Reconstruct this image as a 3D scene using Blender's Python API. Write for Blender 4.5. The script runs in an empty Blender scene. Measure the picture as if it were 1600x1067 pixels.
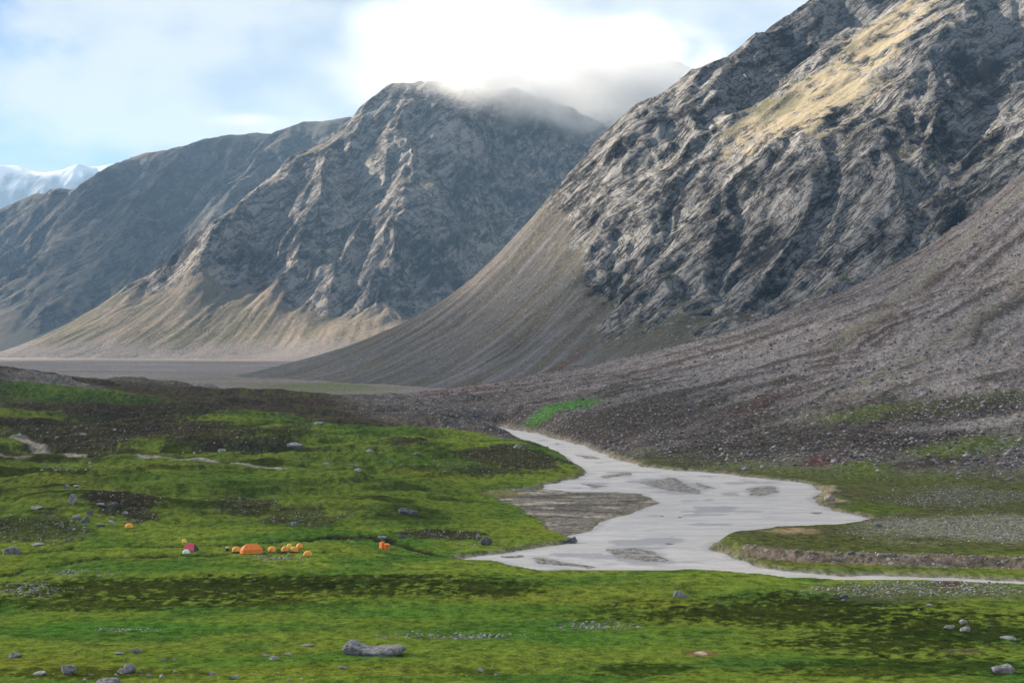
import bpy, bmesh, math, random
import numpy as np

random.seed(7)
RNG = np.random.default_rng(7)
S = bpy.context.scene
COL = S.collection
R = math.radians

# ------------------------------------------------------------------ camera, sky, sun, exposure
F, CAMH, HORIZ = 2222.0, 63.0, 520.0          # focal length in photo pixels, eye height over the river (m), horizon row
cam = bpy.data.cameras.new('camera')
cam.lens, cam.sensor_width = 50.0, 36.0
cam.shift_y = -13.5 / 1600
cam.clip_start, cam.clip_end = 1.0, 80000.0
camo = bpy.data.objects.new('camera', cam)
camo.location = (0, 0, CAMH)
camo.rotation_euler = (R(90), 0, 0)
COL.objects.link(camo)
S.camera = camo

SUN_EL, SUN_AZ = R(24), R(-24)                # sun low on the left, a little ahead of the viewer
TO_SUN = np.array([-math.cos(SUN_EL) * math.cos(SUN_AZ), -math.cos(SUN_EL) * math.sin(SUN_AZ), math.sin(SUN_EL)])

S.view_settings.view_transform = 'Standard'
S.view_settings.look = 'None'
S.view_settings.gamma = 1.0
S.view_settings.use_curve_mapping = False
S.view_settings.exposure = 1.95
S.cycles.max_bounces = 4
S.cycles.diffuse_bounces = 2
S.cycles.glossy_bounces = 2
S.cycles.transparent_max_bounces = 32
S.cycles.volume_bounces = 3
S.cycles.volume_step_rate = 2.0
S.cycles.volume_max_steps = 64
S.cycles.use_denoising = True


class NT:
    """small helper to write node trees"""
    def __init__(s, tree):
        s.t = tree
        for n in list(tree.nodes):
            tree.nodes.remove(n)

    def n(s, typ, ins=None, **props):
        nd = s.t.nodes.new(typ)
        for k, v in props.items():
            setattr(nd, k, v)
        for k, v in (ins or {}).items():
            sock = nd.inputs[k]
            if isinstance(v, bpy.types.NodeSocket):
                s.t.links.new(v, sock)
            else:
                sock.default_value = v
        return nd

    def math(s, op, a, b=None, c=None, clamp=False):
        ins = {0: a}
        if b is not None: ins[1] = b
        if c is not None: ins[2] = c
        nd = s.n('ShaderNodeMath', ins, operation=op)
        nd.use_clamp = clamp
        return nd.outputs[0]

    def vmath(s, op, a, b=None):
        ins = {0: a}
        if b is not None: ins[1] = b
        nd = s.n('ShaderNodeVectorMath', ins, operation=op)
        return nd.outputs['Value'] if op in ('DOT_PRODUCT', 'LENGTH') else nd.outputs[0]

    def noise(s, vec, scale, detail=4.0, rough=0.55, dist=0.0):
        return s.n('ShaderNodeTexNoise', {'Vector': vec, 'Scale': scale, 'Detail': detail, 'Roughness': rough, 'Distortion': dist}).outputs[0]

    def ramp(s, fac, lo, hi, clampmode='SMOOTHSTEP'):
        nd = s.n('ShaderNodeMapRange', {'Value': fac, 'From Min': lo, 'From Max': hi}, interpolation_type=clampmode)
        return nd.outputs[0]

    def mix(s, fac, a, b, mode='MIX'):
        nd = s.n('ShaderNodeMix', data_type='RGBA', blend_type=mode)
        for sock, v in ((nd.inputs[0], fac), (nd.inputs[6], a), (nd.inputs[7], b)):
            if isinstance(v, bpy.types.NodeSocket):
                s.t.links.new(v, sock)
            else:
                sock.default_value = v if not isinstance(v, tuple) or len(v) == 4 else (*v, 1)
        return nd.outputs[2]


def make_world():
    w = bpy.data.worlds.new('World')
    S.world = w
    w.use_nodes = True
    t = NT(w.node_tree)
    sky = t.n('ShaderNodeTexSky', sky_type='NISHITA')
    sky.sun_disc = False
    sky.sun_elevation = SUN_EL
    sky.sun_rotation = math.atan2(TO_SUN[0], TO_SUN[1])
    sky.altitude = 6000
    sky.air_density, sky.dust_density, sky.ozone_density = 0.7, 0.3, 1.5
    d = t.n('ShaderNodeTexCoord').outputs['Generated']
    sep = t.n('ShaderNodeSeparateXYZ', {0: d})
    x, y, z = sep.outputs
    # broken cloud, closing up towards the right-hand (east) half of the sky
    v = t.vmath('MULTIPLY', d, (1.0, 1.0, 1.9))
    n1 = t.noise(v, 7.5, 7.0, 0.52, 0.25)
    n2 = t.noise(t.vmath('ADD', v, (3.1, 1.7, 0.4)), 3.5, 5.0, 0.5)
    cover = t.math('MULTIPLY', t.math('ADD', t.math('ADD', x, 0.30), t.math('MULTIPLY', z, 0.25)), 1.3)
    cover = t.math('MAXIMUM', t.math('MINIMUM', cover, 0.15), -0.15)
    f = t.ramp(t.math('ADD', t.math('ADD', t.math('MULTIPLY', n1, 0.7), t.math('MULTIPLY', n2, 0.3)), cover), 0.43, 0.58)
    n3 = t.noise(t.vmath('ADD', v, (0.6, 7.3, 2.2)), 7.0, 5.0, 0.5)
    ccol = t.mix(t.ramp(n3, 0.40, 0.58), (2.5, 2.85, 3.25, 1), (4.2, 4.2, 4.15, 1))
    skyc = t.mix(f, sky.outputs[0], ccol)
    bg = t.n('ShaderNodeBackground', {'Color': skyc, 'Strength': 0.05})
    t.n('ShaderNodeOutputWorld', {'Surface': bg.outputs[0]})


make_world()
sun = bpy.data.lights.new('sun', 'SUN')
sun.energy, sun.angle, sun.color = 5.0, R(0.55), (1.0, 0.87, 0.70)
suno = bpy.data.objects.new('sun', sun)
from mathutils import Vector, Matrix
suno.rotation_euler = Vector(TO_SUN).to_track_quat('Z', 'Y').to_euler()
suno.location = (0, 0, 500)
COL.objects.link(suno)

# ------------------------------------------------------------------ noise and terrain tools
_ang = RNG.random((256, 256)).astype(np.float32) * 2 * np.pi
_GX, _GY = np.cos(_ang), np.sin(_ang)
_RND = RNG.random((4, 256, 256)).astype(np.float32)


def gn(x, y):
    """gradient noise, about -1..1"""
    xi, yi = np.floor(x), np.floor(y)
    xf, yf = (x - xi).astype(np.float32), (y - yi).astype(np.float32)
    xi, yi = xi.astype(np.int32), yi.astype(np.int32)
    u, v = xf * xf * (3 - 2 * xf), yf * yf * (3 - 2 * yf)
    x0, x1, y0, y1 = xi & 255, (xi + 1) & 255, yi & 255, (yi + 1) & 255
    a = _GX[y0, x0] * xf + _GY[y0, x0] * yf
    b = _GX[y0, x1] * (xf - 1) + _GY[y0, x1] * yf
    c = _GX[y1, x0] * xf + _GY[y1, x0] * (yf - 1)
    e = _GX[y1, x1] * (xf - 1) + _GY[y1, x1] * (yf - 1)
    return ((a + (b - a) * u) * (1 - v) + (c + (e - c) * u) * v) * 1.5


def fbm(x, y, o=4, seed=0, gain=0.5, ridged=False):
    s, amp, tot = 0.0, 1.0, 0.0
    for k in range(o):
        f = 2.03 ** k
        q = gn(x * f + 17.3 * seed + 5.1 * k, y * f + 9.7 * seed + 31.7 * k)
        s = s + amp * ((1 - 2 * np.abs(q)) if ridged else q)
        tot += amp
        amp *= gain
    return s / tot


def sst(a, b, x):
    t = np.clip((x - a) * (1.0 / (b - a)), 0, 1)
    return t * t * (3 - 2 * t)


def P(px, py, y):
    """world point seen at a photo pixel at range y"""
    return ((px - 800) / F * y, y, CAMH + (HORIZ - py) / F * y)


def flat(px, py, z=0.0):
    y = F * (CAMH - z) / (py - HORIZ)
    return ((px - 800) / F * y, y)


def rbf_surface(pts, X, Y, smooth=0.02):
    uniq = {(round(a), round(b)): (a, b, c) for a, b, c in pts}
    p = np.array(list(uniq.values()), float)
    n = len(p)
    sc = 1000.0
    q = p[:, :2] / sc
    D = np.hypot(q[:, None, 0] - q[None, :, 0], q[:, None, 1] - q[None, :, 1])
    A = np.zeros((n + 3, n + 3))
    A[:n, :n] = D - np.eye(n) * smooth
    A[:n, n] = 1; A[:n, n + 1:] = q
    A[n, :n] = 1; A[n + 1:, :n] = q.T
    w = np.linalg.solve(A, np.concatenate([p[:, 2], [0, 0, 0]]))
    xs, ys = (X / sc).astype(np.float32), (Y / sc).astype(np.float32)
    Z = (w[n] + w[n + 1] * xs + w[n + 2] * ys).astype(np.float32)
    for k in range(n):
        Z += np.float32(w[k]) * np.sqrt((xs - np.float32(q[k, 0])) ** 2 + (ys - np.float32(q[k, 1])) ** 2)
    return Z


def densify(pl, step):
    out = []
    for a, b in zip(pl[:-1], pl[1:]):
        a, b = np.array(a, float), np.array(b, float)
        k = max(1, int(np.hypot(*(b - a)[:2]) / step))
        out += [tuple(a + (b - a) * i / k) for i in range(k)]
    return out + [tuple(pl[-1])]


def blur(B, n):
    for _ in range(n):
        p = np.pad(B, 1, mode='edge')
        B = (p[1:-1, 1:-1] * 2 + p[:-2, 1:-1] + p[2:, 1:-1] + p[1:-1, :-2] + p[1:-1, 2:]) / 6
    return B


def gblur(Z, sig):
    """wide Gaussian blur of a height field"""
    p = int(3 * sig)
    A = np.pad(Z, p, mode='edge').astype(np.float32)
    fy, fx = np.fft.fftfreq(A.shape[0])[:, None], np.fft.rfftfreq(A.shape[1])[None]
    A = np.fft.irfft2(np.fft.rfft2(A) * np.exp(-2 * (np.pi * sig) ** 2 * (fx * fx + fy * fy)), A.shape)
    return A[p:-p, p:-p].astype(np.float32)


def erode(X, Y, Z, cell, octs, amp, gain=0.5, mask=1.0):
    """gullies carved along the fall line, each octave finer and branching off the last; amp is depth over wavelength"""
    dx = float(X[0, 1] - X[0, 0]); dy = float(Y[1, 0] - Y[0, 0])
    H = Z.astype(np.float32).copy()
    prom = (H - gblur(H, 0.35 * cell / dx)) / cell
    crest = 1 - 0.75 * sst(0.02, 0.12, prom)                        # crests keep their line
    for o in range(octs):
        c = cell / 2 ** o
        keep = crest if o < 2 else 0.5 + 0.5 * crest
        B = blur(H, min(40, int(2 + (0.22 * c / dx) ** 2)))
        gy, gx = np.gradient(B, dy, dx)
        g = np.hypot(gx, gy) + 1e-4
        sx, sy = -gy / g, gx / g
        ux, uy = X / c, Y / c
        ix, iy = np.floor(ux).astype(np.int32), np.floor(uy).astype(np.int32)
        num = np.zeros_like(H); den = np.zeros_like(H) + 1e-4
        for oy in (-1, 0, 1):
            for ox in (-1, 0, 1):
                a, b = (iy + oy + 37 * o) & 255, (ix + ox + 11 * o) & 255
                rx = ux - (ix + ox + _RND[0, a, b]); ry = uy - (iy + oy + _RND[1, a, b])
                w = np.clip(1 - (rx * rx + ry * ry) / 2.0, 0, 1) ** 2
                num += w * np.cos(2 * np.pi * (1.1 * (rx * sx + ry * sy) + _RND[2, a, b]))
                den += w
        v = num / den
        v = 0.62 - np.sqrt(np.clip(0.5 - 0.5 * v, 0, 1))                  # sharp crests, rounded gullies
        H += amp * c * (gain * 2) ** o * v.astype(np.float32) * np.clip(g / 0.6, 0, 1.2) * mask * keep
    return H


def grid_mesh(name, X, Y, Z, attrs=None, mat=None, smooth=True):
    r, c = Z.shape
    me = bpy.data.meshes.new(name)
    co = np.stack([X, Y, Z], -1).reshape(-1, 3).astype(np.float32)
    me.vertices.add(r * c)
    me.vertices.foreach_set('co', co.ravel())
    i = np.arange(r * c, dtype=np.int32).reshape(r, c)
    q = np.stack([i[:-1, :-1], i[:-1, 1:], i[1:, 1:], i[1:, :-1]], -1).reshape(-1)
    nf = (r - 1) * (c - 1)
    me.loops.add(nf * 4)
    me.loops.foreach_set('vertex_index', q)
    me.polygons.add(nf)
    me.polygons.foreach_set('loop_start', np.arange(0, nf * 4, 4, dtype=np.int32))
    me.polygons.foreach_set('use_smooth', np.full(nf, smooth))
    for k, v in (attrs or {}).items():
        if v.ndim == 3:
            a = me.attributes.new(k, 'FLOAT_COLOR', 'POINT')
            v4 = np.concatenate([v, np.ones(v.shape[:2] + (1,))], -1) if v.shape[2] == 3 else v
            a.data.foreach_set('color', np.clip(v4, 0, 1).astype(np.float32).ravel())
        else:
            a = me.attributes.new(k, 'FLOAT', 'POINT')
            a.data.foreach_set('value', v.astype(np.float32).ravel())
    me.update(calc_edges=True)
    if mat: me.materials.append(mat)
    o = bpy.data.objects.new(name, me)
    COL.objects.link(o)
    return o


def structure(o, label=None):
    o['kind'] = 'structure'
    if label: o['label'] = label
    return o


def rgb(*v):
    return np.array(v, np.float32)


def lay(colr, mask, c):
    return colr + (c - colr) * mask[..., None]


# ------------------------------------------------------------------ materials
def mat_new(name):
    m = bpy.data.materials.new(name)
    m.use_nodes = True
    return m, NT(m.node_tree)


def axes_coords(t, p, a, b, c, sa, sb, sc):
    return t.n('ShaderNodeCombineXYZ', {
        0: t.math('MULTIPLY', t.vmath('DOT_PRODUCT', p, a), sa),
        1: t.math('MULTIPLY', t.vmath('DOT_PRODUCT', p, b), sb),
        2: t.math('MULTIPLY', t.vmath('DOT_PRODUCT', p, c), sc)}).outputs[0]


def mat_mountain(name, unit, along, rock_light, rock_dark, bump_d):
    """rock with tilted bedding where the attribute 'rock' is high, plain slope colour elsewhere"""
    m, t = mat_new(name)
    p = t.n('ShaderNodeNewGeometry').outputs['Position']
    base = t.n('ShaderNodeAttribute', attribute_name='Col').outputs['Color']
    rock = t.n('ShaderNodeAttribute', attribute_name='rock').outputs['Fac']
    a = Vector(along).normalized()
    b = a.cross(Vector((0.1, -1, 0.25))).normalized()
    c = a.cross(b)
    warp = t.n('ShaderNodeTexNoise', {'Vector': p, 'Scale': 0.011 / unit, 'Detail': 2.0}).outputs['Color']
    pw = t.vmath('ADD', p, t.vmath('MULTIPLY', warp, (26 * unit, 26 * unit, 26 * unit)))
    s1 = t.noise(axes_coords(t, pw, a, b, c, 0.020 / unit, 0.055 / unit, 0.045 / unit), 1.0, 6.0, 0.74)
    ln = t.noise(axes_coords(t, pw, a, b, c, 0.010 / unit, 0.062 / unit, 0.035 / unit), 1.0, 3.0, 0.6)
    jn = t.noise(axes_coords(t, pw, a, b, c, 0.050 / unit, 0.014 / unit, 0.03 / unit), 1.0, 3.0, 0.6)
    lines = t.math('MINIMUM', t.ramp(t.math('ABSOLUTE', t.math('SUBTRACT', ln, 0.5)), 0.0, 0.030), t.math('ADD', t.ramp(t.math('ABSOLUTE', t.math('SUBTRACT', jn, 0.47)), 0.0, 0.025), 0.35))
    s2 = t.noise(axes_coords(t, pw, a, b, c, 0.05 / unit, 0.26 / unit, 0.2 / unit), 1.0, 4.0, 0.7)
    fine = t.noise(p, 0.11 / unit, 5.0, 0.75)
    broad = t.noise(p, 0.009 / unit, 3.0, 0.6)
    def facets(sa, sb, sc):
        q = axes_coords(t, pw, a, b, c, sa / unit, sb / unit, sc / unit)
        vo = t.n('ShaderNodeTexVoronoi', {'Vector': q, 'Scale': 1.0}, feature='F1')
        return t.vmath('DOT_PRODUCT', t.vmath('SUBTRACT', q, vo.outputs['Position']), t.vmath('SUBTRACT', vo.outputs['Color'], (0.5, 0.5, 0.5))), vo.outputs['Color']
    f1, fc1 = facets(0.020, 0.055, 0.045)
    hgt = t.math('ADD', t.math('ADD', t.math('MULTIPLY', s1, 0.8), t.math('MULTIPLY', fine, 0.40)), t.math('MULTIPLY', s2, 0.25))
    hgt = t.math('ADD', hgt, t.math('MULTIPLY', lines, 0.22))
    hgt = t.math('ADD', hgt, t.math('MULTIPLY', f1, 1.2))
    tone = t.math('ADD', t.math('ADD', t.math('MULTIPLY', s1, 0.42), t.math('MULTIPLY', fine, 0.28)), t.math('MULTIPLY', broad, 0.30))
    tone = t.math('ADD', tone, t.math('MULTIPLY', t.math('SUBTRACT', t.vmath('DOT_PRODUCT', fc1, (0.5, 0.5, 0.0)), 0.5), 0.10))
    rc = t.mix(t.ramp(tone, 0.42, 0.58), rock_dark, rock_light)
    crack = t.math('MULTIPLY', t.ramp(s1, 0.46, 0.38), t.ramp(s2, 0.56, 0.44))
    rc = t.mix(t.math('MULTIPLY', crack, 0.7), rc, tuple(v * 0.35 for v in rock_dark[:3]) + (1,))
    rc = t.mix(t.math('MULTIPLY', t.math('SUBTRACT', 1.0, lines), 0.8), rc, tuple(v * 0.4 for v in rock_dark[:3]) + (1,))
    speck = t.noise(p, 0.30 / unit, 3.0, 0.8)
    slope = t.mix(t.ramp(speck, 0.55, 0.68), base, t.mix(0.6, base, rock_light))
    slope = t.mix(t.math('MULTIPLY', t.ramp(fine, 0.50, 0.34), 0.6), slope, t.mix(0.7, slope, (0.02, 0.018, 0.014, 1)))
    rmask = t.ramp(t.math('ADD', rock, t.math('MULTIPLY', t.math('SUBTRACT', t.noise(p, 0.022 / unit, 5.0, 0.72), 0.5), 1.5)), 0.35, 0.60)
    colr = t.mix(rmask, slope, rc)
    bstr = t.math('ADD', t.math('MULTIPLY', rmask, 0.7), 0.3)
    bmp = t.n('ShaderNodeBump', {'Strength': bstr, 'Distance': bump_d, 'Height': hgt}).outputs[0]
    bs = t.n('ShaderNodeBsdfPrincipled', {'Base Color': colr, 'Roughness': 1.0, 'Specular IOR Level': 0.05, 'Normal': bmp})
    t.n('ShaderNodeOutputMaterial', {'Surface': bs.outputs[0]})
    return m


def mat_ground():
    m, t = mat_new('valley_ground')
    p = t.n('ShaderNodeNewGeometry').outputs['Position']
    base = t.n('ShaderNodeAttribute', attribute_name='Col').outputs['Color']
    st = t.n('ShaderNodeAttribute', attribute_name='stony').outputs['Fac']
    n1 = t.noise(t.vmath('MULTIPLY', p, (1.0, 0.7, 1.0)), 0.42, 5.0, 0.72)
    n2 = t.noise(p, 1.7, 3.0, 0.7)
    tuft = t.math('ADD', t.math('MULTIPLY', n1, 0.65), t.math('MULTIPLY', n2, 0.35))
    k = t.ramp(tuft, 0.36, 0.62)
    dark = t.mix(1.0, base, (0.40, 0.42, 0.34, 1), 'MULTIPLY')
    light = t.mix(1.0, base, (1.50, 1.38, 1.20, 1), 'MULTIPLY')
    c = t.mix(k, dark, light)
    sp = t.n('ShaderNodeTexVoronoi', {'Vector': p, 'Scale': 0.55, 'Randomness': 1.0}, feature='F1')
    peb = t.math('MULTIPLY', t.ramp(sp.outputs['Distance'], 0.55, 0.30), t.ramp(t.vmath('DOT_PRODUCT', sp.outputs['Color'], (1.0, 0.0, 0.0)), 0.35, 0.7))
    tone = t.mix(t.vmath('DOT_PRODUCT', sp.outputs['Color'], (0.0, 1.0, 0.0)), (0.07, 0.067, 0.07, 1), (0.34, 0.33, 0.335, 1))
    c = t.mix(t.math('MULTIPLY', peb, st), c, tone)
    h = t.math('ADD', tuft, t.math('MULTIPLY', t.math('MULTIPLY', peb, st), 0.6))
    bmp = t.n('ShaderNodeBump', {'Strength': 1.0, 'Distance': 1.0, 'Height': h}).outputs[0]
    bs = t.n('ShaderNodeBsdfPrincipled', {'Base Color': c, 'Roughness': 1.0, 'Specular IOR Level': 0.0, 'Normal': bmp})
    t.n('ShaderNodeOutputMaterial', {'Surface': bs.outputs[0]})
    return m


def mat_water():
    m, t = mat_new('silty_water')
    p = t.n('ShaderNodeNewGeometry').outputs['Position']
    sh = t.n('ShaderNodeAttribute', attribute_name='shallow').outputs['Fac']
    n = t.noise(t.vmath('MULTIPLY', p, (0.05, 0.13, 0.1)), 1.0, 7.0, 0.65, 0.8)
    thread = t.noise(t.vmath('MULTIPLY', p, (0.10, 0.45, 0.1)), 1.0, 6.0, 0.7, 1.2)
    c = t.mix(t.ramp(n, 0.32, 0.68), (0.52, 0.495, 0.485, 1), (0.66, 0.63, 0.615, 1))
    c = t.mix(t.math('MULTIPLY', t.ramp(thread, 0.54, 0.70), 0.55), c, (0.38, 0.365, 0.37, 1))
    k = t.ramp(t.math('ADD', sh, t.math('MULTIPLY', t.math('SUBTRACT', thread, 0.5), 0.9)), 0.15, 0.85)
    c = t.mix(t.math('MULTIPLY', k, 0.75), c, (0.31, 0.31, 0.335, 1))
    rip = t.math('ADD', t.noise(t.vmath('MULTIPLY', p, (0.5, 1.1, 0.5)), 1.0, 6.0, 0.7), t.math('MULTIPLY', thread, 0.5))
    bmp = t.n('ShaderNodeBump', {'Strength': 0.9, 'Distance': 0.4, 'Height': rip}).outputs[0]
    bs = t.n('ShaderNodeBsdfPrincipled', {'Base Color': c, 'Roughness': 0.2, 'IOR': 1.33, 'Normal': bmp})
    t.n('ShaderNodeOutputMaterial', {'Surface': bs.outputs[0]})
    return m


def mat_rock(name, dark, light, lichen=(0.20, 0.23, 0.12, 1), sc=1.0):
    m, t = mat_new(name)
    p = t.n('ShaderNodeTexCoord').outputs['Object']
    oi = t.n('ShaderNodeObjectInfo').outputs['Random']
    p = t.vmath('ADD', p, t.n('ShaderNodeCombineXYZ', {0: t.math('MULTIPLY', oi, 40.0)}).outputs[0])
    n = t.noise(p, 1.3 * sc, 7.0, 0.68)
    c = t.mix(t.ramp(n, 0.34, 0.64), dark, light)
    l = t.ramp(t.noise(p, 0.7 * sc, 5.0, 0.7, 0.4), 0.56, 0.70)
    c = t.mix(t.math('MULTIPLY', l, 0.6), c, lichen)
    bmp = t.n('ShaderNodeBump', {'Strength': 0.8, 'Distance': 0.25 / sc, 'Height': n}).outputs[0]
    bs = t.n('ShaderNodeBsdfPrincipled', {'Base Color': c, 'Roughness': 0.9, 'Specular IOR Level': 0.2, 'Normal': bmp})
    t.n('ShaderNodeOutputMaterial', {'Surface': bs.outputs[0]})
    return m


def mat_fabric(name, c, var=0.12):
    m, t = mat_new(name)
    p = t.n('ShaderNodeTexCoord').outputs['Object']
    n = t.noise(p, 1.6, 4.0, 0.6)
    cc = t.mix(t.ramp(n, 0.3, 0.7), tuple(v * (1 - var) for v in c) + (1,), tuple(min(1, v * (1 + var)) for v in c) + (1,))
    bmp = t.n('ShaderNodeBump', {'Strength': 0.4, 'Distance': 0.06, 'Height': n}).outputs[0]
    bs = t.n('ShaderNodeBsdfPrincipled', {'Base Color': cc, 'Roughness': 0.6, 'Normal': bmp})
    t.n('ShaderNodeOutputMaterial', {'Surface': bs.outputs[0]})
    return m


def volume_mat(name, color, dens, aniso=0.0):
    m, t = mat_new(name)
    v = t.n('ShaderNodeVolumePrincipled', {'Color': color, 'Density': dens, 'Anisotropy': aniso})
    t.n('ShaderNodeOutputMaterial', {'Volume': v.outputs[0]})
    return m


# ------------------------------------------------------------------ river outline (photo survey laid on the water level z = 0)
RIVER = [flat(*q) for q in [
    (742, 667), (790, 676), (815, 689), (850, 702), (880, 714), (905, 731), (919, 741), (900, 748), (870, 756), (850, 763),
    (900, 768), (970, 770), (1005, 772), (1027, 786), (990, 800), (950, 815), (905, 830), (880, 838), (903, 846), (860, 851), (800, 860),
    (760, 868), (722, 876), (760, 880), (800, 884), (850, 892), (930, 893), (1000, 893), (1100, 893), (1200, 900), (1350, 908), (1700, 917),
    (1700, 911), (1450, 904), (1300, 896), (1200, 886), (1150, 873), (1118, 859), (1114, 852), (1135, 843), (1200, 832), (1290, 823),
    (1348, 812), (1330, 803), (1295, 796), (1277, 783), (1283, 770), (1270, 757), (1240, 752), (1150, 742), (1060, 735), (1000, 728),
    (960, 715), (930, 702), (880, 688), (830, 676), (780, 667)]]


def signed_dist(poly, X, Y):
    """distance to a polygon's edge, positive outside"""
    d2 = np.full(X.shape, 1e12, np.float32)
    ins = np.zeros(X.shape, bool)
    n = len(poly)
    for i in range(n):
        (ax, ay), (bx, by) = poly[i], poly[(i + 1) % n]
        ex, ey = bx - ax, by - ay
        wx, wy = X - ax, Y - ay
        k = np.clip((wx * ex + wy * ey) / (ex * ex + ey * ey + 1e-9), 0, 1)
        d2 = np.minimum(d2, (wx - ex * k) ** 2 + (wy - ey * k) ** 2)
        cr = ((ay > Y) != (by > Y)) & (X < (bx - ax) * (Y - ay) / (by - ay + 1e-12) + ax)
        ins ^= cr
    return np.where(ins, -1, 1) * np.sqrt(d2)


FAN = (600.0, 1200.0)                         # head of the debris fan on the right
FD = [0, 100, 158, 222, 305, 420, 529, 640, 740, 800, 3000]
FZ = [330, 255, 204, 149, 100, 60, 34, 13, 1, 0, -2]


def macro(x, y):
    near = 0.11 * 20 * np.log1p(np.exp(np.clip((300 - y) / 20, -30, 30)))
    A = np.interp(x, [-700, -500, -360, -180, -50, 0, 50], [52, 42, 30, 12, 4, 2, 0])
    hill = A * sst(590, 1010, y) * (1 - sst(1015, 1350, y))
    hill = hill + 8.5 * np.exp(-((x - 2) / 60) ** 2 - ((y - 700) / 55) ** 2)
    hill = hill + 4.5 * np.exp(-((x + 145) / 26) ** 2 - ((y - 465) / 28) ** 2)          # stony knoll behind the camp
    hill = hill + 5.0 * np.exp(-((x + 150) / 80) ** 2 - ((y - 720) / 45) ** 2)
    hill = hill + 1.6 * sst(405, 440, y) * sst(-10, -50, x) * (1 - sst(1000, 1200, y))
    d = np.hypot(x - FAN[0], y - FAN[1])
    fan = 0.5 * (np.interp(d - 18, FD, FZ) + np.interp(d + 18, FD, FZ))
    fan = np.maximum(fan, 0)
    return near + np.sqrt(hill * hill + fan * fan)


def ground_at(px, py):
    """where the line of sight through a pixel meets the ground"""
    ys = np.exp(np.linspace(math.log(150), math.log(4200), 1500))
    xs = (px - 800) / F * ys
    zr = CAMH + (HORIZ - py) / F * ys
    hit = np.nonzero(macro(xs, ys) >= zr)[0]
    k = hit[0] if len(hit) else len(ys) - 1
    return float(xs[k]), float(ys[k])


# ------------------------------------------------------------------ valley ground
NR, NC = 800, 960
U = np.linspace(-0.47, 0.47, NC)
YL = np.exp(np.linspace(math.log(150), math.log(5200), NR))
GX = (YL[:, None] * U[None, :]).astype(np.float32)
GY = np.repeat(YL[:, None], NC, 1).astype(np.float32)
GZ = macro(GX, GY).astype(np.float32)
nearrow = YL < 1100
SD = np.full(GX.shape, 300.0, np.float32)
jx = GX + 1.6 * gn(GX / 9, GY / 9) + 3.0 * gn(GX / 31 + 5, GY / 31)
jy = GY + 2.5 * gn(GX / 9 + 40, GY / 9) + 4.0 * gn(GX / 31 + 9, GY / 31 + 3)
SD[nearrow] = signed_dist(RIVER, jx[nearrow], jy[nearrow])

fd = np.hypot(GX - FAN[0], GY - FAN[1])
fang = np.arctan2(GY - FAN[1], GX - FAN[0])
FANM = sst(770, 700, fd) * sst(560, 640, GY + 0.25 * (GX - 121))       # the debris fan proper
onfan = FANM
farm = sst(1000, 1400, GY)
# undulation: long low swells across the slope, hummocks, tussocks
sw = fbm(GX / 95, GY / 48, 4, 1)
hum = fbm(GX / 14, GY / 10, 4, 2)
tus = fbm(GX / 2.2, GY / 2.8, 2, 3)
wob = 0.05 * fbm(GX / 120, GY / 120, 3, 6) + 0.012 * fbm(GX / 25, GY / 25, 3, 7)
rad1 = fbm((fang + wob) * 17, fd / 170, 5, 4, 0.6)
rad2 = fbm((fang + wob) * 60, fd / 60, 4, 5, 0.65)
leftm = sst(20, -60, GX) * (1 - farm)
amp = sst(2, 40, SD)
GZ += amp * (sw * (0.8 + 6.0 * leftm * sst(430, 640, GY)) + hum * (0.45 + 1.0 * leftm * sst(420, 560, GY) + 0.8 * onfan) + tus * 0.26)
GZ += onfan * amp * (3.0 * rad1 * sst(740, 560, fd) + 1.3 * rad2 + 1.0 * fbm(GX / 7, GY / 7, 3, 9, 0.6))
# little scarps and terraces on the left bank
ter = fbm(GX / 140 + 3, GY / 34, 3, 8)
GZ += leftm * amp * 2.2 * sst(430, 520, GY) * (sst(0.0, 0.06, ter) + sst(0.22, 0.27, ter) + sst(-0.25, -0.2, ter))
# river bed, banks, gravel bars
bank = 0.9 * sst(0, 2.5, SD)
GZ = np.where(SD > 0, GZ * sst(-4, 22, SD) + bank, -0.7 * sst(0, 5, -SD))
BARS = [[(935, 857), (990, 854), (1030, 862), (1060, 878), (1010, 879), (960, 870)],
        [(1163, 762), (1200, 759), (1227, 768), (1205, 774), (1172, 774)],
        [(930, 744), (985, 737), (985, 742), (940, 747)],
        [(985, 752), (1050, 746), (1090, 765), (1085, 771), (1040, 766)],
        [(1078, 750), (1120, 762), (1095, 764)],
        [(905, 755), (955, 759), (930, 763)],
        [(1045, 846), (1068, 850), (1050, 852)],
        [(895, 709), (950, 716), (920, 717)], [(868, 691), (885, 696), (870, 695)],
        [(1150, 836), (1200, 825), (1240, 825), (1180, 833)],
        [(1260, 800), (1290, 800), (1270, 804)],
        [(828, 870), (870, 874), (930, 886), (915, 889), (850, 882)],
        [(780, 868), (822, 866), (826, 871), (790, 873)]]
BARM = np.zeros(GX.shape, np.float32)
for bp in BARS:
    w = [flat(*q) for q in bp]
    ys_ = [q[1] for q in w]
    rows = (YL > min(ys_) - 12) & (YL < max(ys_) + 12)
    sdb = signed_dist(w, jx[rows], jy[rows])
    BARM[rows] = np.maximum(BARM[rows], sst(2.5, -2.0, sdb))
GZ = np.where(SD < 0, np.maximum(GZ, BARM * 0.42 - 0.3 + 0.10 * hum), GZ)


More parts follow.
